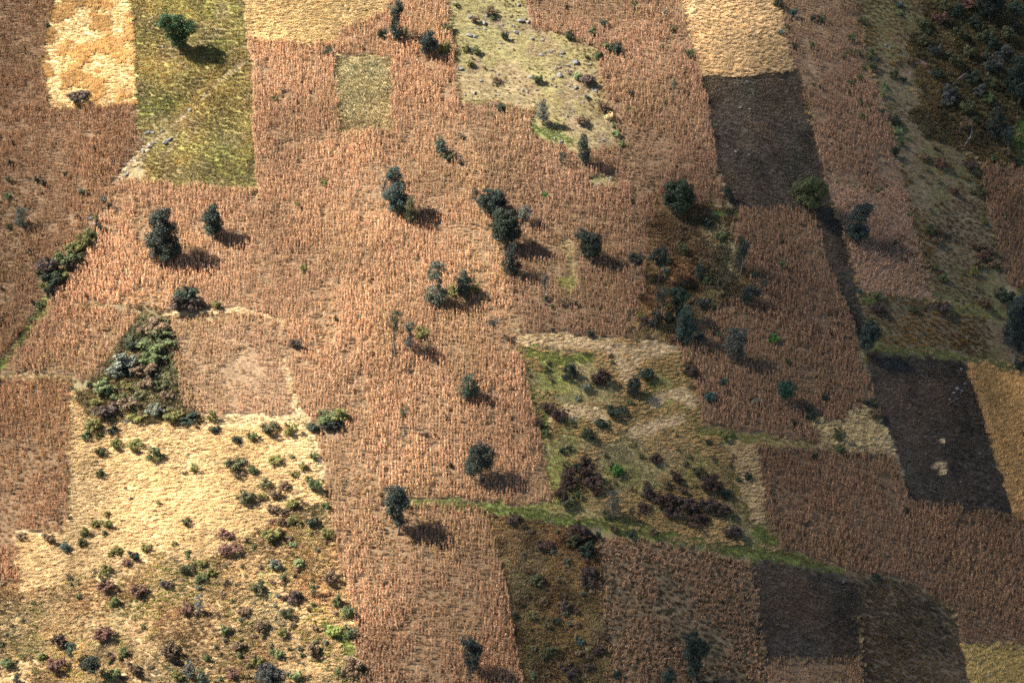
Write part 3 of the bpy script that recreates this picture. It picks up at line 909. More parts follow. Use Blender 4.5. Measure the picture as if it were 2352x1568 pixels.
def plant_cover():
    for i, (key, typ, ptint, poly) in enumerate(PLOTS):
        for j, (kind, spacing, share, scale, tmul) in enumerate(COVER[typ]):
            P, pp, pl, ln = field_points(spacing)
            m = (pl == i) & (ln < 0)
            x, y = P[:, 0], P[:, 1]
            if share == "gap":
                m &= (fbm(x, y, 11, 61, 3) > 0.68) & (rng.random(len(P)) < 0.8)
            elif share > 0:
                m &= rng.random(len(P)) < share
            else:                                       # only in patches of their own
                m &= fbm(x, y, 4.5 if typ == "wheat_lodged" else 8 + 3 * (j % 3), 51 + 7 * j + 13 * i, 3) + rng.normal(0, .035, len(P)) > -share
            if kind in ("maize", "lodged"):             # thin spots
                m &= ~((fbm(x, y, 11, 61, 3) > 0.68) & (rng.random(len(P)) < 0.75))
                m &= ~((fbm(x, y, 3.2, 64, 2) > 0.66) & (rng.random(len(P)) < 0.55))
                for cx, cy, cr in CLEAR:
                    m &= (x - cx) ** 2 + (y - cy) ** 2 > cr * cr
            n = int(m.sum())
            if n < 4:
                continue
            p = P[m]
            s = scale * rng.uniform(0.78, 1.18, n)
            s *= 0.68 + 0.64 * fbm(p[:, 0], p[:, 1], 16, 63, 4)
            size = np.stack([s * rng.uniform(.9, 1.1, n), s * rng.uniform(.9, 1.1, n), s], -1)
            rz = rng.uniform(0, 2 * math.pi, n)
            if kind == "gold":                          # lodged straw lies in swirls, mostly downhill
                rz = -math.pi / 3 + 3.4 * (fbm(p[:, 0], p[:, 1], 15, 67, 3) - 0.5) + rng.normal(0, 0.3, n)
                size[:, 2] *= 0.65 + 0.6 * fbm(p[:, 0], p[:, 1], 3.5, 69, 3)
            turn = np.stack([np.zeros(n), np.zeros(n), rz], -1)
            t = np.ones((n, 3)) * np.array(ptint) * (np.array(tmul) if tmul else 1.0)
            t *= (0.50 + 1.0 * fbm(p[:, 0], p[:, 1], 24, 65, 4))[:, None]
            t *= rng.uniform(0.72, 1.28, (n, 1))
            if kind in ("maize", "lodged"):             # some plots still hold greenish plants
                g = np.clip((fbm(p[:, 0], p[:, 1], 26, 66, 3) - 0.50) / 0.2, 0, 1) * 0.55
                g = np.clip(g * (rng.random(n) < 0.6), 0, 1)[:, None]
                t = t * (1 - g) + t * g * np.array((0.72, 0.86, 0.62))
            if kind in ("green", "pasture", "weeds", "scrub", "dark"):
                h = fbm(p[:, 0], p[:, 1], 13, 75 + i, 3)[:, None] - 0.5
                t = t * (1 + h * np.array((0.9, 0.35, 0.1))) * (1 + 1.3 * (fbm(p[:, 0], p[:, 1], 5, 85 + i, 2)[:, None] - 0.5))
            where = PHRASE[key]
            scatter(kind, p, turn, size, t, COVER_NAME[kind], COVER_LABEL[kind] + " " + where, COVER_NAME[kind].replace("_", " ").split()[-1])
    for i, (pts, hw, c, g) in enumerate(LANES):
        if not g:
            continue
        kind, spacing = {"straw": ("gold", 0.95), "green": ("green", 1.0), "lush": ("lush", 0.9)}[g]
        P, pp, pl, ln = field_points(spacing)
        m = ln == i
        n = int(m.sum())
        if n < 3:
            continue
        p = P[m]
        s = 0.8 * rng.uniform(.7, 1.2, n)
        turn = np.stack([np.zeros(n), np.zeros(n), rng.uniform(0, 6.28, n)], -1)
        t = np.ones((n, 3)) * rng.uniform(.8, 1.15, (n, 1))
        mid = pts[len(pts) // 2]
        near = PLOTS[int(plot_of(np.array([mid[0]]), np.array([mid[1]]))[0])][0]
        lab = {"straw": "strip of bleached grass", "green": "strip of dull green herbs", "lush": "strip of fresh green grass"}[g]
        scatter(kind, p, turn, np.stack([s, s, s], -1), t, "grass_strip", lane_label(i, lab, near), "grass")




def plant_margins():
    """uneven weeds and dry grass where two plots meet"""
    P, pp, pl, ln = field_points(1.1)
    edge = np.zeros(len(P), bool)
    for dx, dy in ((6, 0), (-6, 0), (0, 6), (0, -6)):
        edge |= plot_of(pp[:, 0] + dx, pp[:, 1] + dy) != plot_of(pp[:, 0], pp[:, 1])
    edge &= (fbm(P[:, 0], P[:, 1], 9, 97, 3) > 0.46) & (rng.random(len(P)) < 0.8)
    pick = fbm(P[:, 0], P[:, 1], 12, 98, 2)
    for kind, m, name, lab, tn in (("gold_up", edge & (pick > 0.52), "margin_grass", "dry grass along the margins between the plots", (.72, .66, .6)),
                                   ("weeds", edge & (pick <= 0.52) & (pick > .42), "margin_weeds", "brown and olive weeds along the plot margins", (1.2, 1.15, 1.0)),
                                   ("green", edge & (pick <= 0.42), "margin_herbs", "dull green herbs along the plot margins", (.8, .8, .8))):
        p = P[m]
        n = len(p)
        s = rng.uniform(.5, 1.1, n)
        scatter(kind, p, np.stack([np.zeros(n), np.zeros(n), rng.uniform(0, 6.28, n)], -1), np.stack([s, s, s], -1), np.array(tn) * rng.uniform(.75, 1.2, (n, 1)), name, lab, "grass")


_seen_lane = {}


def lane_label(i, lab, near):
    k = lab + " " + PHRASE[near]
    _seen_lane.setdefault(k, 0)
    _seen_lane[k] += 1
    n = _seen_lane[k]
    return k if n == 1 else k + ", " + ["", "", "second", "third", "fourth", "fifth", "sixth", "seventh"][n] + " one down"

#@@OBJECTS
# ------------------------------------------------------------------ trees, shrubs, stones
NTH = ["first", "second", "third", "fourth", "fifth", "sixth", "seventh", "eighth", "ninth", "tenth", "eleventh", "twelfth"]


def px_size(P):
    """metres per picture unit at a point"""
    _, z = project(P)
    return float(z) / FPX


def leaf_cloud(blobs, n_per_m2, leaf, seed, sub=True, up=0.25, jitter=0.75):
    """leaf-sized faces on clumps spread over ellipsoids: blobs (x, y, z, rx, ry, rz)"""
    r = np.random.default_rng(seed)
    cs, ns, ss = [], [], []
    for (x, y, z, rx, ry, rz) in blobs:
        c0 = np.array([x, y, z])
        rad = np.array([rx, ry, rz])
        m = max(5, int(10 * (rx * ry * rz) ** (1 / 3) ** 1)) if sub else 1
        m = min(m, 26)
        for k in range(m):
            if sub:
                d = r.normal(size=3)
                d /= np.linalg.norm(d)
                cc = c0 + d * rad * r.uniform(0.55, 0.86)
                rr = rad * r.uniform(0.26, 0.46)
                rr = rr * (rad.mean() / rad) ** 0.5
            else:
                cc, rr = c0, rad
            area = 4 * math.pi * (rr.mean()) ** 2
            n = max(8, int(area * n_per_m2))
            d = r.normal(size=(n, 3))
            d[:, 2] += up
            d /= np.linalg.norm(d, axis=1)[:, None]
            cs.append(cc + d * rr * r.uniform(0.65, 1.12, (n, 1)))
            ns.append(d)
            ss.append(np.full(n, r.uniform(0.78, 1.22)))
    c, nn, s = np.concatenate(cs), np.concatenate(ns), np.concatenate(ss)
    n = len(c)
    nn = nn + r.normal(size=(n, 3)) * jitter
    nn /= np.linalg.norm(nn, axis=1)[:, None]
    t = np.cross(nn, r.normal(size=(n, 3)))
    t /= np.linalg.norm(t, axis=1)[:, None] + 1e-9
    b = np.cross(nn, t)
    L_ = (leaf * r.uniform(0.65, 1.35, (n, 1)))
    v = np.stack([c - t * L_, c - b * L_ * 0.55 + nn * L_ * .12, c + t * L_, c + b * L_ * 0.55 + nn * L_ * .12], 1).reshape(-1, 3)
    f = np.arange(4 * n).reshape(n, 4)
    col = (s * r.uniform(0.75, 1.25, n))[:, None] * np.ones(3)
    col = col * (1 + r.normal(size=(n, 3)) * np.array([0.10, 0.06, 0.08]))
    return v, f, np.clip(col, 0.2, 2.0)


# crown archetypes: clumps (across, up, half width, half height) in units of the crown width and of the tree height
SHAPES = {
    "round": [(-.12, .62, .36, .26), (.14, .66, .34, .26), (0, .82, .28, .16), (-.05, .42, .36, .2)],
    "leaning": [(-.20, .80, .28, .17), (.10, .78, .32, .2), (.28, .62, .24, .2), (-.08, .50, .28, .22), (.05, .30, .22, .16)],
    "broad": [(-.16, .78, .30, .2), (.16, .80, .30, .18), (-.24, .50, .27, .22), (.22, .52, .28, .24), (0, .36, .40, .2), (.05, .6, .35, .25)],
    "ovate": [(.06, .84, .24, .15), (-.02, .64, .38, .2), (.03, .44, .46, .22), (-.04, .25, .38, .16)],
    "column": [(.03, .88, .36, .12), (-.03, .70, .44, .16), (.06, .52, .40, .16), (-.05, .34, .40, .16), (.04, .18, .32, .12)],
    "blobs": [(.05, .82, .42, .17), (-.03, .66, .34, .13), (.0, .50, .30, .12), (-.06, .30, .42, .19)],
    "two_tier": [(.10, .86, .40, .12), (-.05, .74, .44, .1), (.12, .55, .22, .1), (-.04, .30, .48, .2), (.1, .20, .36, .14)],
    "lollipop": [(-.10, .76, .36, .19), (.12, .82, .34, .16), (.05, .64, .34, .14)],
    "high_crown": [(.04, .86, .42, .13), (-.1, .74, .34, .12), (.06, .62, .22, .09)],
    "big_top": [(-.05, .84, .44, .14), (.08, .72, .46, .14), (-.06, .56, .40, .12), (.0, .38, .26, .14), (.06, .24, .26, .1)],
    "club": [(-.12, .86, .34, .13), (.16, .72, .36, .16), (-.06, .60, .38, .14), (.04, .42, .32, .12), (-.02, .26, .24, .12)],
    "forked": [(-.22, .84, .28, .15), (-.26, .66, .24, .1), (.26, .42, .24, .14), (.08, .18, .16, .08)],
    "flame": [(.16, .86, .28, .14), (.02, .62, .40, .18), (-.04, .40, .34, .16), (-.02, .24, .20, .1)],
    "irregular": [(.02, .90, .26, .1), (-.05, .76, .34, .12), (.1, .62, .34, .14), (-.18, .44, .34, .18), (.18, .36, .36, .18), (-.02, .22, .42, .12)],
}
TREE_TONE = {"blue": (0.047, 0.062, 0.048), "dark": (0.028, 0.038, 0.029), "grey": (0.078, 0.088, 0.072), "olive": (0.060, 0.068, 0.030), "green": (0.045, 0.075, 0.035)}
# x, foot y, top y, crown width, shape, tone, density, label
TREES = [
    (412, 126, 37, 84, "leaning", "green", 1, "spreading dark green tree alone in the yellow-green flowering meadow"),
    (912, 97, 5, 37, "blobs", "dark", 1, "tall narrow dark tree at the top of the big maize field"),
    (984, 128, 71, 45, "ovate", "dark", 1, "dense egg-shaped dark tree beside the rocky pasture's edge"),
    (1013, 358, 312, 31, "ovate", "blue", 1, "small oval blue-green tree below the square meadow"),
    (1059, 380, 356, 13, "column", "dark", 1, "tiny thin dark tree right of the small oval tree"),
    (912, 500, 387, 50, "irregular", "blue", 1, "tall ragged blue-green tree in the middle of the sunlit maize"),
    (881, 456, 414, 19, "blobs", "blue", 1, "slim small tree close left of the tall ragged tree"),
    (946, 518, 452, 36, "column", "olive", .6, "thin olive tree close right of the tall ragged tree"),
    (380, 606, 483, 76, "irregular", "blue", 1, "biggest bushy blue-green tree in the maize at left"),
    (492, 547, 469, 50, "ovate", "dark", 1, "compact cone-shaped tree right of the biggest bushy tree"),
    (242, 482, 449, 21, "lollipop", "blue", 1, "tiny round-topped tree by the stony lane at left"),
    (52, 524, 476, 34, "blobs", "grey", .7, "hazy grey tree in the maize at the far left"),
    (1003, 706, 603, 45, "two_tier", "grey", 1, "two-tiered silvery tree with a pinched waist in the maize"),
    (1068, 684, 619, 43, "ovate", "blue", 1, "rounded blue-green tree right of the two-tiered silvery tree"),
    (910, 820, 712, 34, "high_crown", "olive", 1, "slender olive tree with a high crown and bent bare trunk"),
    (943, 806, 736, 28, "blobs", "blue", 1, "small tree close right of the slender olive tree"),
    (1134, 780, 726, 29, "high_crown", "blue", 1, "small high-crowned tree above the corner of the grassy fallow"),
    (1077, 920, 857, 42, "irregular", "blue", 1, "ragged small tree in the maize left of the grassy fallow"),
    (930, 996, 929, 27, "high_crown", "olive", 1, "spindly tree with a tiny crown on a long bare trunk"),
    (1102, 1108, 1010, 66, "round", "blue", 1, "round-headed tree on a visible trunk left of the red shrubs"),
    (914, 1226, 1114, 58, "big_top", "blue", 1, "tall tree with a heavy head where the lower maize begins"),
    (1085, 1556, 1449, 52, "club", "dark", 1, "dark two-headed tree at the bottom of the lower maize"),
    (1592, 1572, 1437, 54, "club", "dark", 1.2, "tall black-green tree at the bottom of the trampled maize"),
    (1536, 1592, 1524, 36, "round", "dark", 1, "low dark tree left of the tall black-green tree at bottom"),
    (1132, 494, 436, 62, "broad", "dark", .8, "uppermost broad dark tree of the row in mid maize"),
    (1160, 576, 480, 62, "broad", "dark", 1, "largest dark tree of the row in mid maize"),
    (1174, 636, 562, 42, "irregular", "dark", 1, "lowest dark tree of the row in mid maize"),
    (1206, 520, 466, 36, "round", "grey", .6, "thin greyish tree on the right of the row in mid maize"),
    (1091, 462, 424, 18, "ovate", "dark", 1, "small dark tree at the upper left end of the row"),
    (1557, 498, 418, 68, "broad", "dark", 1.2, "broad dark oak-like tree above the weedy hollow"),
    (1341, 380, 307, 33, "ovate", "dark", 1.1, "dark egg-shaped tree on a short trunk below the rocky pasture"),
    (1292, 380, 346, 21, "round", "dark", 1, "little dark tree left of the egg-shaped tree below the pasture"),
    (1245, 288, 229, 32, "irregular", "grey", .8, "pale grey-green tree on the lower rocky pasture"),
    (1332, 590, 525, 32, "high_crown", "dark", .9, "slim tree left of its spreading neighbour in the upper centre maize"),
    (1357, 606, 533, 46, "broad", "dark", 1, "spreading dark tree right of its slim neighbour in the maize"),
    (1459, 642, 580, 41, "lollipop", "dark", 1, "lollipop tree at the left border of the weedy hollow"),
    (1512, 652, 569, 46, "lollipop", "dark", 1, "flat-topped tree on a tall trunk in the weedy hollow"),
    (1855, 492, 410, 72, "round", "olive", 1.5, "dense round olive tree at the foot of the upper dark field"),
    (1969, 556, 468, 51, "two_tier", "blue", 1, "two-lobed dark tree in the flattened maize"),
    (1700, 632, 550, 33, "flame", "dark", 1, "narrow dark tree at the right side of the weedy hollow"),
    (1607, 650, 598, 27, "ovate", "dark", 1, "small pointed tree in the middle of the weedy hollow"),
    (1518, 750, 659, 37, "high_crown", "dark", 1, "upper left tree of the tight clump below the weedy hollow"),
    (1557, 742, 656, 41, "big_top", "dark", 1, "upper right tree of the tight clump below the weedy hollow"),
    (1507, 758, 698, 30, "ovate", "dark", 1, "lower left tree of the tight clump below the weedy hollow"),
    (1573, 792, 700, 47, "irregular", "blue", 1, "lowest and greyest tree of the tight clump below the hollow"),
    (1721, 706, 652, 43, "round", "dark", 1, "squat round tree in the maize right of the weedy hollow"),
    (1752, 684, 640, 23, "lollipop", "dark", 1, "small tree touching the right of the squat round tree"),
    (1687, 834, 748, 52, "broad", "grey", .8, "wide grey tree in the shaded maize below the hollow"),
    (1990, 816, 736, 52, "round", "blue", 1, "dark tree at the corner of the right dark field"),
    (1803, 930, 868, 50, "round", "blue", 1, "rounded two-toned tree low in the shaded maize"),
    (2328, 836, 668, 66, "broad", "dark", 1, "large dark tree on the terrace at the right edge"),
    (2349, 1012, 988, 14, "lollipop", "dark", 1, "tiny tree in the orange wheat at the right edge"),
    (2272, 50, -25, 62, "broad", "dark", 1, "black-green tree at the top of the dark scrub"),
    (2338, 240, 140, 74, "broad", "dark", 1.1, "largest black-green tree in the dark scrub at upper right"),
    (2284, 322, 250, 44, "irregular", "dark", 1, "dark tree above the green hollow at right"),
    (2312, 342, 290, 34, "round", "dark", 1, "round dark tree next to the green hollow"),
    (1408, 1192, 1116, 36, "irregular", "grey", .35, "sparse grey see-through tree on the lower fallow"),
    (1548, 212, 180, 18, "round", "blue", 1, "tiny blue-green tree alone in the brown upper maize"),
    (1455, 912, 858, 34, "ovate", "dark", 1, "dark upright young tree amid the grassy fallow"),
    (458, 1416, 1352, 28, "flame", "grey", 1, "flame-shaped grey tree with a long shadow on the scrub"),
    (168, 1518, 1471, 33, "lollipop", "blue", 1, "small round tree on the lower left scrub"),
    (216, 1574, 1500, 52, "lollipop", "dark", 1, "wider dark tree right of the small round scrub tree"),
    (438, 1562, 1510, 30, "irregular", "blue", 1, "slim blue-green tree at the bottom of the scrub slope"),
    (470, 1592, 1534, 31, "round", "blue", 1, "dark tree just right of the slim scrub tree at bottom"),
    (622, 1600, 1520, 66, "round", "dark", 1, "broad dark tree at the bottom right of the scrub slope"),
    (46, 1592, 1540, 30, "irregular", "dark", 1, "small dark tree in the bottom left corner"),
    (720, 1372, 1332, 27, "flame", "green", 1, "little green tree on the right of the scrub slope"),
    (1251, 700, 630, 23, "high_crown", "dark", .9, "thin tree with a small crown in the upper centre maize"),
]


def jag(r, n, a):
    return r.normal(size=(n, 3)) * a


def make_tree(k, x, foot, top, width, shape, tone, dens, label):
    P = ground_at([x], [foot], height)[0]
    mpp = px_size(P)
    tall = (foot - top) * mpp / math.cos(PITCH) * 0.98
    wide = width * mpp * 1.10
    r = np.random.default_rng(900 + k)
    root = bpy.data.objects.new("tree", None)
    root.empty_display_size = 0.5
    root.location = P
    link(root)
    tag(root, label, "tree")
    blobs = []
    for (u, v, hw, hh) in SHAPES[shape]:
        blobs.append(((u + r.normal() * .025) * wide, r.normal() * 0.06 * wide, (v + r.normal() * .012) * tall, hw * wide * r.uniform(.9, 1.08), hw * wide * r.uniform(.8, 1.0), max(hh * tall, 0.25) * r.uniform(.92, 1.08)))
    vol = np.mean([b[3] for b in blobs])
    leaf = 0.15 + 0.03 * min(vol, 3.0)
    v, f, c = leaf_cloud(blobs, 7.0 * dens, leaf, 1000 + k)
    me = mesh_from("crown", v, f, MAT_LEAF, c)
    o = link(bpy.data.objects.new("crown", me), root)
    t = np.array(TREE_TONE[tone]) * r.uniform(.8, 1.3) * (1 + r.normal(size=3) * (.10, .04, .10))
    o.color = (*t, 1)
    # trunk with limbs into each clump
    parts = []
    rad = max(0.09, 0.022 * tall)
    top_p = np.array([blobs[0][0] * .6, 0, blobs[0][2]])
    bend = r.normal(size=2) * 0.05 * tall
    n = 6
    ts = np.linspace(0, 1, n)
    pts = np.stack([top_p[0] * ts + bend[0] * np.sin(ts * math.pi), bend[1] * np.sin(ts * math.pi), -0.4 + (top_p[2] + 0.4) * ts], -1)
    parts.append(tube(pts, rad * (1.15 - 0.95 * ts), 6))
    for b in blobs:
        tt = max(0.12, min(0.85, (b[2] / tall) * 0.62))
        p0 = np.array([np.interp(tt, ts, pts[:, i]) for i in range(3)])
        p2 = np.array(b[:3])
        p1 = (p0 + p2) / 2 + [0, 0, 0.06 * tall] + jag(r, 1, .1)[0]
        parts.append(tube([p0, p1, p2], [rad * .55, rad * .38, rad * .12], 4))
        for q in range(2):
            e = p2 + r.normal(size=3) * np.array(b[3:]) * .5
            parts.append(tube([p1, (p1 + e) / 2 + jag(r, 1, .12)[0], e], [rad * .3, rad * .18, rad * .05], 4))
    v, f = join_parts(parts)
    link(bpy.data.objects.new("trunk", mesh_from("trunk", v, f, MAT_BARK, None, True)), root)
    CLEAR.append((P[0], P[1], 1.3))


for k, t in enumerate(TREES):
    make_tree(k, *t)

# shrubs: picture centre x, y, width, height, tone
SHRUB_TONE = {
    "green": ((0.080, 0.098, 0.040), "green"), "dkgreen": ((0.036, 0.050, 0.032), "dark green"), "olive": ((0.115, 0.110, 0.035), "olive"), "dkolive": ((0.060, 0.060, 0.028), "dull olive"),
    "brown": ((0.115, 0.078, 0.046), "brown"), "dkbrown": ((0.058, 0.042, 0.033), "dark brown"), "red": ((0.105, 0.056, 0.040), "red-brown"), "dkred": ((0.068, 0.042, 0.032), "dark red"),
    "ltgreen": ((0.140, 0.175, 0.072), "pale green"), "lime": ((0.15, 0.17, 0.045), "lime yellow"), "greygreen": ((0.125, 0.135, 0.098), "grey-green"), "bluegreen": ((0.050, 0.085, 0.070), "blue-green"),
    "bright": ((0.060, 0.150, 0.030), "vivid green"), "straw": ((0.52, 0.40, 0.21), "straw-coloured"), "dkgrey": ((0.052, 0.056, 0.046), "dark grey"), "black": ((0.016, 0.018, 0.015), "blackish"),
}
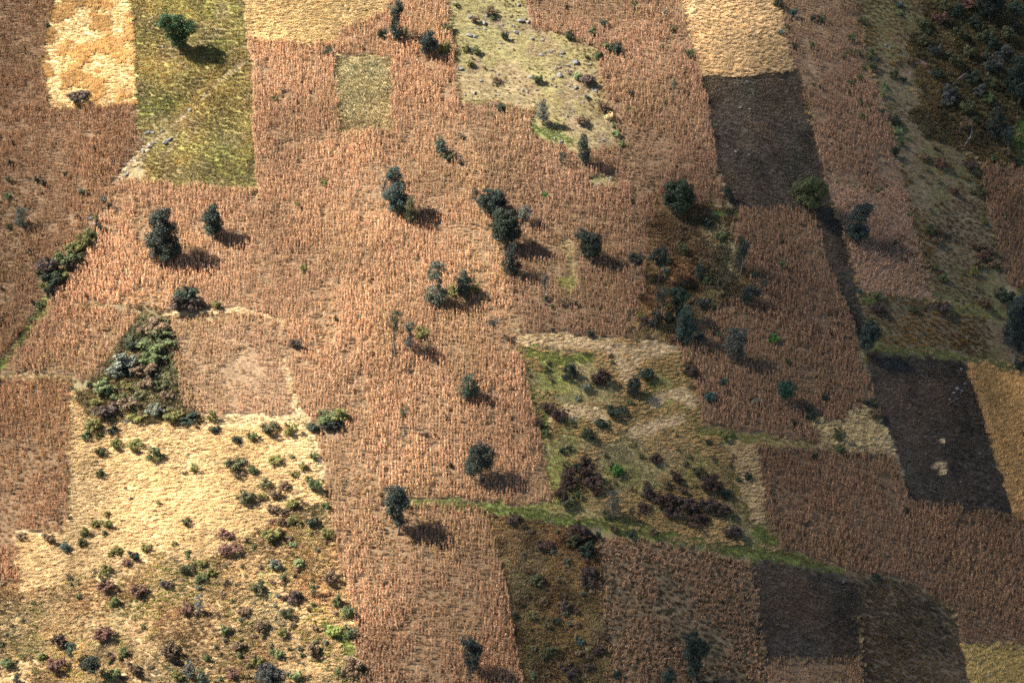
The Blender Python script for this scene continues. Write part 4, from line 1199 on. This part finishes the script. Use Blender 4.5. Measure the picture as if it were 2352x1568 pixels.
SHRUBS = """
217 976 40 27 olive|199 1000 27 20 green|225 1000 22 14 olive|260 988 28 22 dkgreen|267 1019 28 26 olive|309 1021 40 24 olive|354 1044 39 32 green|228 1038 26 20 dkolive|244 1043 14 12 dkolive|230 1088 20 22 dkolive|291 1121 11 10 dkolive|367 1153 15 12 olive|447 1075 23 20 olive|425 1085 14 10 dkolive|545 1010 22 17 dkgreen|578 1004 24 24 green|537 1066 50 26 dkolive|547 1088 27 20 brown|582 1080 22 20 green|567 1141 42 32 dkolive|495 986 26 15 dkgreen|487 956 26 26 olive
287 824 66 55 greygreen|350 814 58 46 green|352 788 80 34 green|335 846 60 40 brown|240 884 54 44 green|292 884 38 28 olive|336 874 44 38 brown|368 879 38 30 dkolive|250 939 58 38 dkbrown|292 924 48 36 brown|358 934 44 44 greygreen|400 946 50 36 olive|437 958 50 30 dkgreen|312 955 50 22 olive|234 851 24 16 dkbrown|207 884 15 14 dkgreen|350 742 62 38 brown|370 762 50 30 green|310 790 34 30 dkgreen|265 850 40 34 greygreen|320 905 44 30 dkolive|270 905 36 28 green|385 905 34 30 brown|225 920 30 26 olive|300 850 34 30 dkgreen
195 552 44 40 olive|208 538 30 28 green|182 590 34 30 dkolive|140 632 40 34 olive|100 632 36 30 dkolive|164 612 30 28 dkbrown|105 660 26 24 olive|88 700 20 18 green|70 735 18 14 green|170 572 42 40 olive|150 600 46 40 green|120 609 60 46 dkbrown|122 642 46 34 dkgreen|112 674 18 28 dkgreen|220 502 15 15 green|228 520 18 20 dkgreen|252 473 13 11 black
435 675 58 46 dkgreen|412 700 48 34 dkbrown|447 702 38 30 dkbrown|500 700 22 22 olive|15 450 20 15 green
220 1202 22 17 olive|245 1203 32 22 olive|195 1223 20 27 olive|190 1245 26 20 dkolive|240 1225 14 14 dkolive|246 1181 17 14 olive|152 1257 22 24 bluegreen|112 1236 34 20 brown|49 1230 26 16 brown|270 1263 25 17 olive|256 1271 19 15 olive|307 1276 30 20 dkgreen|291 1290 24 16 red|337 1256 24 18 olive|400 1248 17 12 olive|429 1197 22 20 dkolive|510 1223 30 22 red|530 1232 22 15 red|530 1262 54 26 red|431 1268 17 12 green|431 1280 12 12 green|430 1307 34 24 dkolive|450 1290 17 14 olive|467 1296 22 17 olive|487 1313 24 19 olive|464 1328 27 22 green|240 1306 28 28 olive
242 1348 40 26 red|317 1358 36 28 red|382 1343 30 20 dkbrown|181 1367 14 14 green|265 1383 22 24 green|430 1398 32 26 red|517 1445 28 24 green|238 1453 48 32 red|135 1471 32 36 dkbrown|132 1523 42 36 red|22 1521 34 28 green|286 1496 20 26 green|307 1536 36 32 brown|390 1493 42 48 brown|260 1551 44 32 green|330 1441 12 16 green|475 1508 20 22 green|407 1551 28 26 olive|537 1546 30 24 red|97 1508 24 20 olive|75 1383 10 13 green|52 1425 12 12 green
620 981 44 26 dkolive|668 986 32 30 olive|633 1054 38 15 olive|673 1048 15 12 green|720 1049 20 20 green|607 1109 30 24 dkolive|698 1071 20 22 olive|675 1090 22 14 olive|655 1114 28 20 brown|725 1117 34 38 green|708 1099 20 16 olive|635 1136 30 24 brown|603 1141 24 20 olive|675 1154 32 24 olive|628 1166 30 20 brown|748 1161 20 20 green
750 959 42 28 green|778 954 40 28 olive|723 979 34 20 dkgreen|763 979 44 20 black|680 791 30 24 dkbrown
720 1200 30 22 dkgreen|675 1195 28 22 olive|648 1197 22 17 brown|630 1228 48 24 olive|753 1223 28 28 olive|758 1326 36 36 brown|675 1371 36 28 dkbrown|633 1296 30 26 greygreen|688 1293 26 20 ltgreen|673 1251 18 14 ltgreen|775 1381 24 32 green|803 1401 30 36 green|768 1446 36 26 lime|805 1451 30 32 green|648 1453 24 22 olive|683 1553 28 26 ltgreen|780 1541 20 22 green|805 1526 48 44 brown|833 1533 16 26 dkgreen|718 1491 36 28 brown|560 1400 30 22 brown|590 1350 34 24 dkolive|600 1440 30 26 brown|660 1410 34 26 dkolive|550 1480 32 24 brown|590 1520 30 24 olive|640 1500 26 20 green
1307 856 38 34 dkgreen|1380 869 44 38 dkred|1488 857 40 32 dkgreen|1261 939 36 28 dkred|1286 956 42 30 dkred|1416 942 46 23 dkgreen|1385 971 35 23 dkgreen|1352 998 30 26 dkgreen|1238 974 22 22 dkbrown|1251 994 18 16 green|1253 848 16 16 olive|1348 892 24 22 greygreen|1326 916 17 10 greygreen|1481 909 18 15 olive|1446 924 16 14 green|1291 1036 18 16 dkgreen|1307 1030 17 15 dkgreen|1343 1059 32 24 dkred|1323 1071 24 18 dkgreen|1417 1079 30 28 bright|1505 1053 30 25 dkred|1603 1081 28 26 dkolive|1551 1096 30 32 dkred|1531 1114 22 20 brown|1486 1131 32 32 dkbrown|1636 1111 46 44 dkred|1668 1136 22 22 dkgreen|1301 1104 48 38 dkred|1348 1084 34 28 dkred|1361 1106 50 32 dkred|1371 1129 24 20 red|1306 1081 34 24 dkred|1288 1136 32 30 dkred|1306 1154 40 26 dkolive|1326 1134 14 20 green|1390 1104 10 17 green|1523 1151 54 36 dkred|1576 1159 60 32 dkbrown|1621 1161 50 30 dkbrown|1476 1166 36 20 dkred|1566 1126 24 20 brown|1717 1094 22 22 dkgreen|1698 1102 16 16 dkgreen|1472 1046 12 14 olive|1576 1060 12 12 green|1545 1180 46 26 dkbrown|1660 1175 40 28 dkbrown|1600 1195 50 26 dkred
1586 849 38 24 dkbrown|1628 914 30 24 bluegreen|1661 879 20 20 bluegreen|1738 921 20 16 greygreen|1666 996 34 24 olive|1626 1016 15 12 dkgreen
1326 1221 54 30 dkred|1316 1243 34 28 dkolive|1348 1263 38 38 dkgreen|1348 1318 48 26 dkbrown|1178 1193 30 30 dkbrown|1396 1181 26 14 dkolive|1498 1221 22 22 brown|1448 1223 28 17 dkgreen|1411 1213 20 22 brown|1683 1223 40 30 dkbrown|1373 1228 16 20 dkgreen|1351 1338 36 28 dkbrown|1331 1471 20 20 bluegreen|1276 1426 24 14 dkgreen|1376 1496 30 24 dkbrown|1183 1416 14 20 dkgreen|1226 1553 24 14 green|1418 1548 20 20 dkgreen|1250 1250 40 24 dkred|1235 1330 36 24 dkolive|1300 1390 36 26 dkbrown|1260 1500 40 28 dkolive|1310 1540 40 28 dkbrown
1894 914 20 16 dkgreen|1863 950 32 27 dkgreen|2009 949 30 28 brown|1996 926 24 14 dkgreen|1926 999 32 25 dkolive|1929 1029 26 16 green|1824 973 12 12 dkgreen|1871 1049 15 17 dkgreen|2080 1172 16 14 dkgreen|2344 800 34 30 dkgreen|2346 842 30 26 dkgreen
2016 437 13 11 green|2086 493 8 10 green|2055 558 12 12 dkgreen|2076 597 11 10 dkgreen|2191 441 25 22 red|2246 437 28 28 dkolive|2134 527 32 28 dkolive|2161 531 30 22 brown|2150 552 26 22 brown|2234 562 15 17 brown|2251 567 28 20 brown|2279 579 30 25 brown|2256 589 28 24 red|2281 604 28 22 brown|2246 607 24 20 brown|2235 624 22 20 olive|2166 638 26 15 green|2149 614 12 12 green|1974 669 14 14 bluegreen|2014 679 24 18 green|2019 707 36 30 dkbrown|2166 707 42 30 dkbrown|2099 709 24 16 dkolive|2261 699 34 26 brown|2309 679 44 32 dkgreen|1796 607 17 15 green|1886 584 10 12 green|1998 735 14 12 green|1776 776 24 22 bright|2259 509 18 18 olive|2309 497 12 14 green
1979 48 18 16 green|2064 30 13 14 ltgreen|2129 72 13 16 ltgreen|1998 126 22 22 green|2003 150 21 21 green|1984 157 12 11 green|1976 179 15 15 green|1953 192 17 17 green|1948 210 11 12 green|2029 197 14 14 ltgreen|2029 215 17 19 ltgreen|1974 236 15 15 green|1993 249 12 14 green|1981 269 17 16 green|1970 121 16 16 green|1954 120 12 13 green|1939 129 12 12 green|1864 106 14 15 green|1824 107 15 15 dkgreen|1886 45 20 17 dkgreen|1868 45 14 14 dkgreen|1823 32 22 22 bluegreen|1789 9 24 22 dkgreen|1808 65 10 15 green|1793 74 20 15 greygreen|1954 86 20 18 green|2056 280 25 22 dkgreen|2060 302 24 17 ltgreen|2068 327 17 25 green|2026 257 18 16 dkgreen|2054 352 22 27 dkgreen|1884 200 12 10 dkgreen|2086 142 20 15 brown|2053 172 24 22 dkolive|2078 185 12 12 dkgreen
2160 46 34 30 red|2196 28 36 30 dkgreen|2211 10 40 26 red|2259 80 40 36 dkolive|2276 97 36 38 dkgreen|2154 170 34 30 dkgreen|2179 212 40 34 dkgrey|2171 230 36 30 dkgrey|2224 245 38 36 dkolive|2269 227 30 26 green|2216 287 32 28 brown|2200 306 16 14 red|2189 140 46 36 dkolive|2276 150 50 40 dkgrey|2224 120 36 28 dkolive|2304 125 40 30 dkgrey|2234 180 40 28 dkgreen|2276 190 36 26 dkolive|2159 375 30 28 red|2229 380 34 26 dkbrown|2281 365 20 18 green|2309 350 22 22 brown|2126 360 28 20 brown|2336 372 26 24 dkgreen|2121 95 30 26 dkolive|2119 55 38 30 dkolive|2240 55 36 30 dkgreen|2310 80 40 34 dkolive|2330 20 44 36 dkgreen|2150 120 34 28 dkgrey|2205 80 36 28 dkolive|2165 15 30 24 dkolive|2300 30 36 30 dkolive|2250 210 34 26 dkgrey
1361 74 20 18 green|1308 82 18 26 dkgreen|1373 127 22 22 green|1393 105 22 16 green|1413 110 36 22 dkgreen|1326 175 22 18 ltgreen|1353 182 38 24 dkbrown|1236 184 24 20 green|1448 217 18 15 dkgreen|1448 252 13 15 green|1546 66 15 13 green|1513 71 9 9 green|1528 32 14 16 greygreen|1521 107 12 12 green|1583 124 20 20 green|1388 54 22 14 dkgreen|1428 330 15 18 ltgreen|1413 307 22 14 ltgreen|1411 289 13 14 green|1383 245 34 24 brown|1336 277 28 18 brown|1400 267 20 20 straw|1346 130 14 10 green|1301 17 10 15 dkgreen
1128 27 22 22 brown|1130 41 12 12 green|1093 47 20 17 brown|1070 112 20 17 olive|1094 117 20 18 green|1080 146 20 17 olive|1033 66 22 18 olive|1048 11 15 11 green|754 119 22 16 dkgreen|879 80 22 22 dkgreen|930 78 22 24 olive|1023 112 30 26 olive|1160 85 18 20 dkgreen|1138 185 22 15 brown|1128 265 10 12 green|1150 247 22 18 dkgreen|1062 315 15 10 dkgreen|1028 362 30 20 dkolive|633 227 16 10 olive
743 421 18 14 olive|685 472 12 14 olive|640 480 8 12 dkgreen|698 617 16 28 olive|824 727 10 14 green|1038 667 28 28 olive|1093 662 20 20 olive|970 765 30 26 olive|180 222 50 26 dkbrown
1251 449 17 12 bright|1670 447 24 30 dkgreen|1626 512 28 22 dkgreen|1651 544 26 22 green|1566 572 32 30 dkolive|1531 627 13 18 bluegreen|1536 604 20 22 dkgreen|1626 644 26 22 green|1618 699 34 26 dkgrey|1703 554 20 18 dkgreen|1731 632 20 16 green|1536 729 26 34 dkgreen|1533 705 20 18 olive|1323 697 9 11 dkgreen|1197 672 8 12 dkgreen|1253 687 10 14 dkgreen|1356 767 22 15 dkgreen|1271 759 10 10 dkgreen|1650 769 14 14 green|1606 774 30 16 dkgrey|1478 739 30 22 dkbrown|1471 724 24 14 olive|2010 1325 20 16 dkgreen
"""


def shrub_mesh(seed):
    """a unit bush: one metre wide and one high, standing on the origin"""
    r = np.random.default_rng(seed)
    blobs = [(0, 0, .40, .36, .36, .40)]
    for k in range(7):
        a = r.uniform(0, 6.28)
        d = r.uniform(0.12, 0.30)
        blobs.append((math.cos(a) * d, math.sin(a) * d, r.uniform(.22, .62), r.uniform(.16, .24), r.uniform(.16, .24), r.uniform(.16, .26)))
    v, f, c = leaf_cloud(blobs, 420, 0.040, seed + 1, True, 0.4, 0.6)
    v[:, 2] = np.maximum(v[:, 2], -0.02)
    fol = mesh_from("foliage", v, f, MAT_SHRUB, c)
    parts = []
    for k in range(7):
        b = blobs[k]
        parts.append(tube([(b[0] * .15, b[1] * .15, -.08), (b[0] * .5, b[1] * .5, b[2] * .5), (b[0], b[1], b[2] + .1)], [.02, .014, .004], 4))
    v, f = join_parts(parts)
    return fol, mesh_from("branches", v, f, MAT_TWIG)


SHRUB_MESH = [shrub_mesh(500 + 7 * k) for k in range(9)]


def size_word(w):
    return "big " if w >= 44 else ("" if w >= 20 else "small ")


def spots(text):
    return [(float(a), float(b), float(c), float(d), e) for a, b, c, d, e in (s.split() for s in text.replace("\n", "|").split("|") if s.strip())]


def single_out(items, noun):
    """labels: tone, noun and plot, and the place among its likes where several share them"""
    groups = {}
    for n, it in enumerate(items):
        groups.setdefault((it["tone"], it["size"], it["plot"]), []).append(n)
    for (tone, size, plot), idx in groups.items():
        head = f"{size}{tone} {noun} {PHRASE[plot]}"
        rows = [idx]
        if len(idx) > 7:                                # bands, one below the other
            order = sorted(idx, key=lambda q: items[q]["y"])
            nb = (len(order) + 6) // 7
            rows = [list(c) for c in np.array_split(order, nb)]
        for b, row in enumerate(rows):
            band = "" if len(rows) == 1 else (", top row" if b == 0 else ", bottom row" if b == len(rows) - 1 else ", " + NTH[b] + " row")
            row = sorted(row, key=lambda q: items[q]["x"])
            for m, q in enumerate(row):
                lab = head + band
                if len(row) > 1:
                    lab += ", leftmost" if m == 0 else ", rightmost" if m == len(row) - 1 else ", " + NTH[m] + " from left"
                items[q]["label"] = lab


def plot_key(x, y):
    i = int(plot_of(np.array([x]), np.array([y]))[0])
    return PLOTS[i][0] if i >= 0 else ""


shrubs = []
for (x, y, w, h, tone) in spots(SHRUBS):
    shrubs.append(dict(x=x, y=y, w=w, h=h, t=tone, tone=SHRUB_TONE[tone][1], size=size_word(w), plot=plot_key(x, y)))
single_out(shrubs, "shrub")
feet = ground_at([s["x"] for s in shrubs], [s["y"] + 0.42 * s["h"] for s in shrubs], height)
for k, (s, P) in enumerate(zip(shrubs, feet)):
    r = np.random.default_rng(3000 + k)
    mpp = px_size(P)
    wide, tall = s["w"] * mpp * 1.36, s["h"] * mpp * 1.32
    root = bpy.data.objects.new("withered_shrub" if s["t"] in ("brown", "dkbrown", "red", "dkred") else "shrub", None)
    root.empty_display_size = 0.3
    root.location = P
    if s["plot"] == "thicket":
        tall *= 0.7
    root.scale = (wide, wide * r.uniform(.8, 1.0), tall)
    root.rotation_euler = (0, 0, r.uniform(-.4, .4) + (math.pi if r.random() < .5 else 0))
    link(root)
    tag(root, s["label"], "shrub", "shrubs " + PHRASE[s["plot"]])
    fol, br = SHRUB_MESH[int(r.integers(0, len(SHRUB_MESH)))]
    o = link(bpy.data.objects.new("foliage", fol), root)
    o.color = (*(np.array(SHRUB_TONE[s["t"]][0]) * (1.0 if s["t"] in ("dkgreen", "black", "bright", "dkred") else 1.3) * r.uniform(.85, 1.15)), 1)
    link(bpy.data.objects.new("branches", br), root)
    CLEAR.append((P[0], P[1], wide * 0.38))

# agaves: blue-grey rosettes of stiff leaves
AGAVES = [(2064, 8, 24, "agave at the top of the right pasture"), (2114, 74, 12, "small agave left of the pale green bush in the dark scrub"), (2146, 102, 14, "middle agave in the dark scrub at upper right"),
          (2188, 81, 15, "agave deep in the dark scrub at upper right"), (2332, 55, 22, "large agave at the top right edge"), (2281, 239, 18, "agave below the largest black-green tree"),
          (1347, 220, 18, "agave on the rocky pasture near its right border"), (1018, 55, 24, "agave in the maize left of the rocky pasture"), (1258, 447, 12, "agave beside the vivid green shrub in upper maize")]
ag_leaves = []
for k in range(26):
    a = k * 2.399
    tilt = 0.25 + 1.15 * (k / 26)
    d = np.array([math.cos(a), math.sin(a), 0])
    pts = np.array([d * .04, d * (.25 * math.sin(tilt) + .04) + [0, 0, .3 * math.cos(tilt)], d * (.52 * math.sin(tilt) + .02) + [0, 0, .55 * math.cos(tilt) + .04]])
    ag_leaves.append((pts, np.cross(d, [0, 0, 1.0])))
agave_mesh = mesh_from("leaf", *join_parts([strip(p, .13, s) for p, s in ag_leaves]), MAT_SHRUB, np.ones((26 * 2, 3)))
for (x, y, w, lab) in AGAVES:
    P = ground_at([x], [y + w * .35], height)[0]
    o = link(bpy.data.objects.new("agave", agave_mesh))
    o.location = P
    s = w * px_size(P)
    o.scale = (s, s, s * 1.1)
    o.color = (0.085, 0.125, 0.115, 1)
    tag(o, "blue-grey " + lab, "agave", "agaves on the hillside")

# limestone boulders
ROCKS = """
1080 37 14|1112 50 17|1118 35 11|1078 78 16|1092 82 12|1076 108 16|1098 64 9|1058 156 15|1083 64 8|1115 66 8|1145 110 8|1152 57 9|1150 98 8|1105 184 10|1090 212 11|1145 216 8|1130 160 8|1145 170 8|1069 218 8|1150 240 12|1133 238 10
1195 45 18|1214 48 14|1186 72 13|1221 87 13|1247 91 10|1266 116 10|1244 124 12|1251 120 9|1293 120 12|1288 128 9|1321 140 20|1304 149 11|1276 157 9|1287 154 8|1286 169 17|1219 176 12|1238 178 14|1270 180 8|1276 197 10|1265 193 7|1306 196 8|1296 192 7|1322 200 12|1200 205 8|1210 209 9|1234 206 8|1284 213 6|1292 211 6|1365 205 14|1360 185 12|1368 165 9|1356 146 9|1225 60 8|1180 58 9|1310 163 8|1196 140 7|1190 235 7|1302 265 9|1333 288 7|1316 255 7|1273 317 9|1288 326 12|1290 323 8|1376 323 8|1386 320 9|1395 340 10|1400 217 7|1340 234 7|1375 196 9|1213 20 9|1192 10 12
1730 78 17|2012 134 13|2122 82 12|2034 102 9|2044 108 7|2055 142 7|2046 118 8|2158 108 7|2079 127 6|2226 277 12|2032 90 7|1808 210 8|1803 92 9
347 42 10|374 105 9|338 303 15|350 303 12|325 322 12|372 300 10|343 335 13|352 328 10|437 250 11|263 420 15|288 398 13|210 500 14|214 512 14|240 490 10|287 397 10|440 722 11|300 345 12|330 345 14|380 325 16|390 318 14
1377 420 13|1403 408 10|1299 404 9|1362 430 8
262 965 14|288 965 17|320 975 12|354 996 12|372 985 13|315 998 8|458 1046 11|498 1060 12|222 933 13|650 1082 8|696 1086 7|693 1130 6|160 1058 11|173 1003 9
2200 890 14|2190 900 10|2208 895 12|2195 914 12|2180 916 9|2090 928 10|2215 880 9|2085 938 8|2207 846 9|2250 1040 7|2248 905 10|2262 895 9|2294 855 8|2328 934 9
1938 1334 9|2298 1538 14|2270 1545 16|2308 1552 12|2250 1522 10
1704 190 8|1716 186 9|1695 196 7|1700 246 10|1722 250 8|1690 347 9|1720 355 9|2206 1105 7
"""
import bmesh


def rock_mesh(seed):
    r = np.random.default_rng(seed)
    bm = bmesh.new()
    bmesh.ops.create_icosphere(bm, subdivisions=2, radius=0.5)
    dirs = r.normal(size=(9, 3))
    dirs /= np.linalg.norm(dirs, axis=1)[:, None]
    cuts = r.uniform(.28, .44, 9)
    for v in bm.verts:
        p = np.array(v.co)
        for d, c in zip(dirs, cuts):                    # broken facets
            e = p @ d - c
            if e > 0:
                p = p - d * e
        p = p * (1 + r.normal() * .05) * np.array([1.15, .95, .85])
        v.co = p
    me = bpy.data.meshes.new("boulder")
    bm.to_mesh(me)
    bm.free()
    me.materials.append(MAT_ROCK)
    return me


ROCK_MESH = [rock_mesh(700 + k) for k in range(8)]
rocks = []
for line in ROCKS.replace("\n", "|").split("|"):
    if line.strip():
        x, y, w = map(float, line.split())
        rocks.append(dict(x=x, y=y, w=w, tone="grey", size="big " if w >= 14 else ("" if w >= 9 else "small "), plot=plot_key(x, y)))
single_out(rocks, "boulder")
feet = ground_at([s["x"] for s in rocks], [s["y"] + s["w"] * .2 for s in rocks], height)
for k, (s, P) in enumerate(zip(rocks, feet)):
    r = np.random.default_rng(5000 + k)
    m = s["w"] * px_size(P) * 1.05
    o = link(bpy.data.objects.new("boulder", ROCK_MESH[k % 8]))
    o.location = P + np.array([0, 0, m * 0.05])
    o.scale = (m, m * r.uniform(.7, 1), m * r.uniform(.55, .8))
    o.rotation_euler = (r.uniform(-.3, .3), r.uniform(-.3, .3), r.uniform(0, 6.28))
    tag(o, s["label"], "rock", "boulders " + PHRASE[s["plot"]])
    CLEAR.append((P[0], P[1], m * .5))

# fallen bleached trunks on the right
for (pts, lab) in [([(2188, 195), (2205, 182), (2222, 171)], "pale bare fallen trunk lying slanted in the dark scrub"), ([(2254, 197), (2263, 180), (2274, 163)], "pale leaning bare trunk left of the largest dark tree"),
                   ([(2299, 184), (2298, 168), (2299, 152)], "thin pale upright dead stem in the dark scrub"), ([(2213, 340), (2228, 318), (2234, 295)], "long curved bleached trunk on the dry pasture")]:
    G = ground_at([p[0] for p in pts], [p[1] for p in pts], height)
    G = G + np.array([0, 0, 1.0]) * np.array([0.15, .5, .9])[:, None]
    c = G[0]
    r = np.random.default_rng(int(pts[0][0]))
    fine = np.stack([np.interp(np.linspace(0, 2, 9), [0, 1, 2], G[:, i]) for i in range(3)], -1) - c + r.normal(size=(9, 3)) * .08
    v1 = tube(fine, np.linspace(.17, .06, 9), 6)
    br = tube([fine[5], fine[5] + [.5, .1, .5], fine[5] + [.8, .3, 1.1]], [.06, .04, .015], 4)
    o = link(bpy.data.objects.new("fallen_trunk", mesh_from("fallen_trunk", *join_parts([v1, br]), MAT_PALE, None, True)))
    o.location = c
    tag(o, lab, "dead wood")

plant_cover()
plant_margins()

# the low bushes beyond those one can pick out, one mass
PROTO_OBJ["bush"] = []
for k in range(6):
    me = SHRUB_MESH[k][0].copy()
    me.materials.clear()
    me.materials.append(MAT_CROP)
    PROTO_OBJ["bush"].append(bpy.data.objects.new("source_bush", me))
BUSHES = {"scrub_slope": (2.5, .6, .47, 1.6), "golden_slope": (6.0, .35, .47, 1.1), "thicket": (2.2, .9, .0, 1.7), "dark_woodland": (3.0, .55, .42, 2.0), "weedy_strip": (2.8, .7, .42, 2.0), "weedy_hollow": (3.6, .6, .42, 1.8),
          "grassy_fallow": (4.5, .55, .48, 1.6), "right_pasture": (4.5, .5, .46, 1.5), "terrace_grass": (4.5, .5, .46, 1.4), "rocky_pasture": (6.5, .35, .45, 1.0), "upper_left_maize": (7.0, .6, .48, 1.7), "upper_maize": (11.0, .5, .45, 1.3),
          "middle_maize": (9.0, .5, .45, 1.5), "main_maize": (14.0, .4, .45, 1.1), "strip_maize": (7.0, .6, .45, 1.2), "right_edge_maize": (6.0, .6, .45, 1.4), "right_maize": (12.0, .4, .45, 1.0), "trampled_maize": (11.0, .5, .45, 1.0)}
BTINT = np.array([(0.15, 0.132, 0.058), (0.13, 0.095, 0.062), (0.15, 0.088, 0.06), (0.15, 0.15, 0.10), (0.10, 0.115, 0.05), (0.20, 0.165, 0.075), (0.24, 0.17, 0.10)])
GTINT = np.array([(0.050, 0.06, 0.034), (0.066, 0.080, 0.036), (0.085, 0.078, 0.04), (0.09, 0.066, 0.042)])
bp, bs, bt = [], [], []
for key, (spacing, share, thr, big) in BUSHES.items():
    P, pp, pl, ln = field_points(spacing)
    m = (pl == KEYS.index(key)) & (rng.random(len(P)) < share) & (fbm(P[:, 0], P[:, 1], 14, 95, 3) > thr) & (ln < 0)
    q = P[m]
    n = len(q)
    w = big * (1.6 if "maize" in key else 1.35) * rng.uniform(.5, 1.15, n)
    bp.append(q)
    bs.append(np.stack([w, w * rng.uniform(.8, 1.1, n), w * rng.uniform(.75, 1.1, n) * (1.15 if "maize" in key else 1.0)], -1))
    pal = GTINT if "maize" in key or key == "dark_woodland" else BTINT
    bt.append(pal[rng.integers(0, len(pal), n)] * rng.uniform(.75, 1.25, (n, 1)))
bp, bs, bt = np.concatenate(bp), np.concatenate(bs), np.concatenate(bt)
n = len(bp)
scatter("bush", bp, np.stack([np.zeros(n), np.zeros(n), rng.uniform(0, 6.28, n)], -1), bs, bt, "undergrowth", "low scrubby undergrowth scattered over the wild ground and field edges", "scrub")

# scattered pebbles too small to tell apart, on the stony plots
sv, sf, so = [], [], 0
P, pp, pl, ln = field_points(1.15)
ico = rock_mesh(799)
iv = np.array([v.co for v in ico.vertices])
ifc = np.array([tuple(p.vertices) for p in ico.polygons])
keep = {"rocky_pasture": .05, "rocky_clearing": .3, "right_pasture": .05, "upper_dark_field": .012, "right_dark_field": .012, "terrace_grass": .02, "dark_woodland": .01, "golden_slope": .006}
for i, p in enumerate(PLOTS):
    if p[0] in keep:
        m = (pl == i) & (rng.random(len(P)) < keep[p[0]]) & (fbm(P[:, 0], P[:, 1], 12, 91, 2) > 0.42)
        for q in P[m]:
            s = rng.uniform(.2, .55)
            a = rng.uniform(0, 6.28)
            R2 = np.array([[math.cos(a), -math.sin(a), 0], [math.sin(a), math.cos(a), 0], [0, 0, .7]])
            sv.append(iv @ R2.T * s + q + [0, 0, s * .15])
            sf.append(ifc + so)
            so += len(iv)
o = link(bpy.data.objects.new("loose_stones", mesh_from("loose_stones", np.concatenate(sv), np.concatenate(sf), MAT_ROCK)))
tag(o, "loose grey stones strewn over the pastures and dark fields", "stones", None, "stuff")
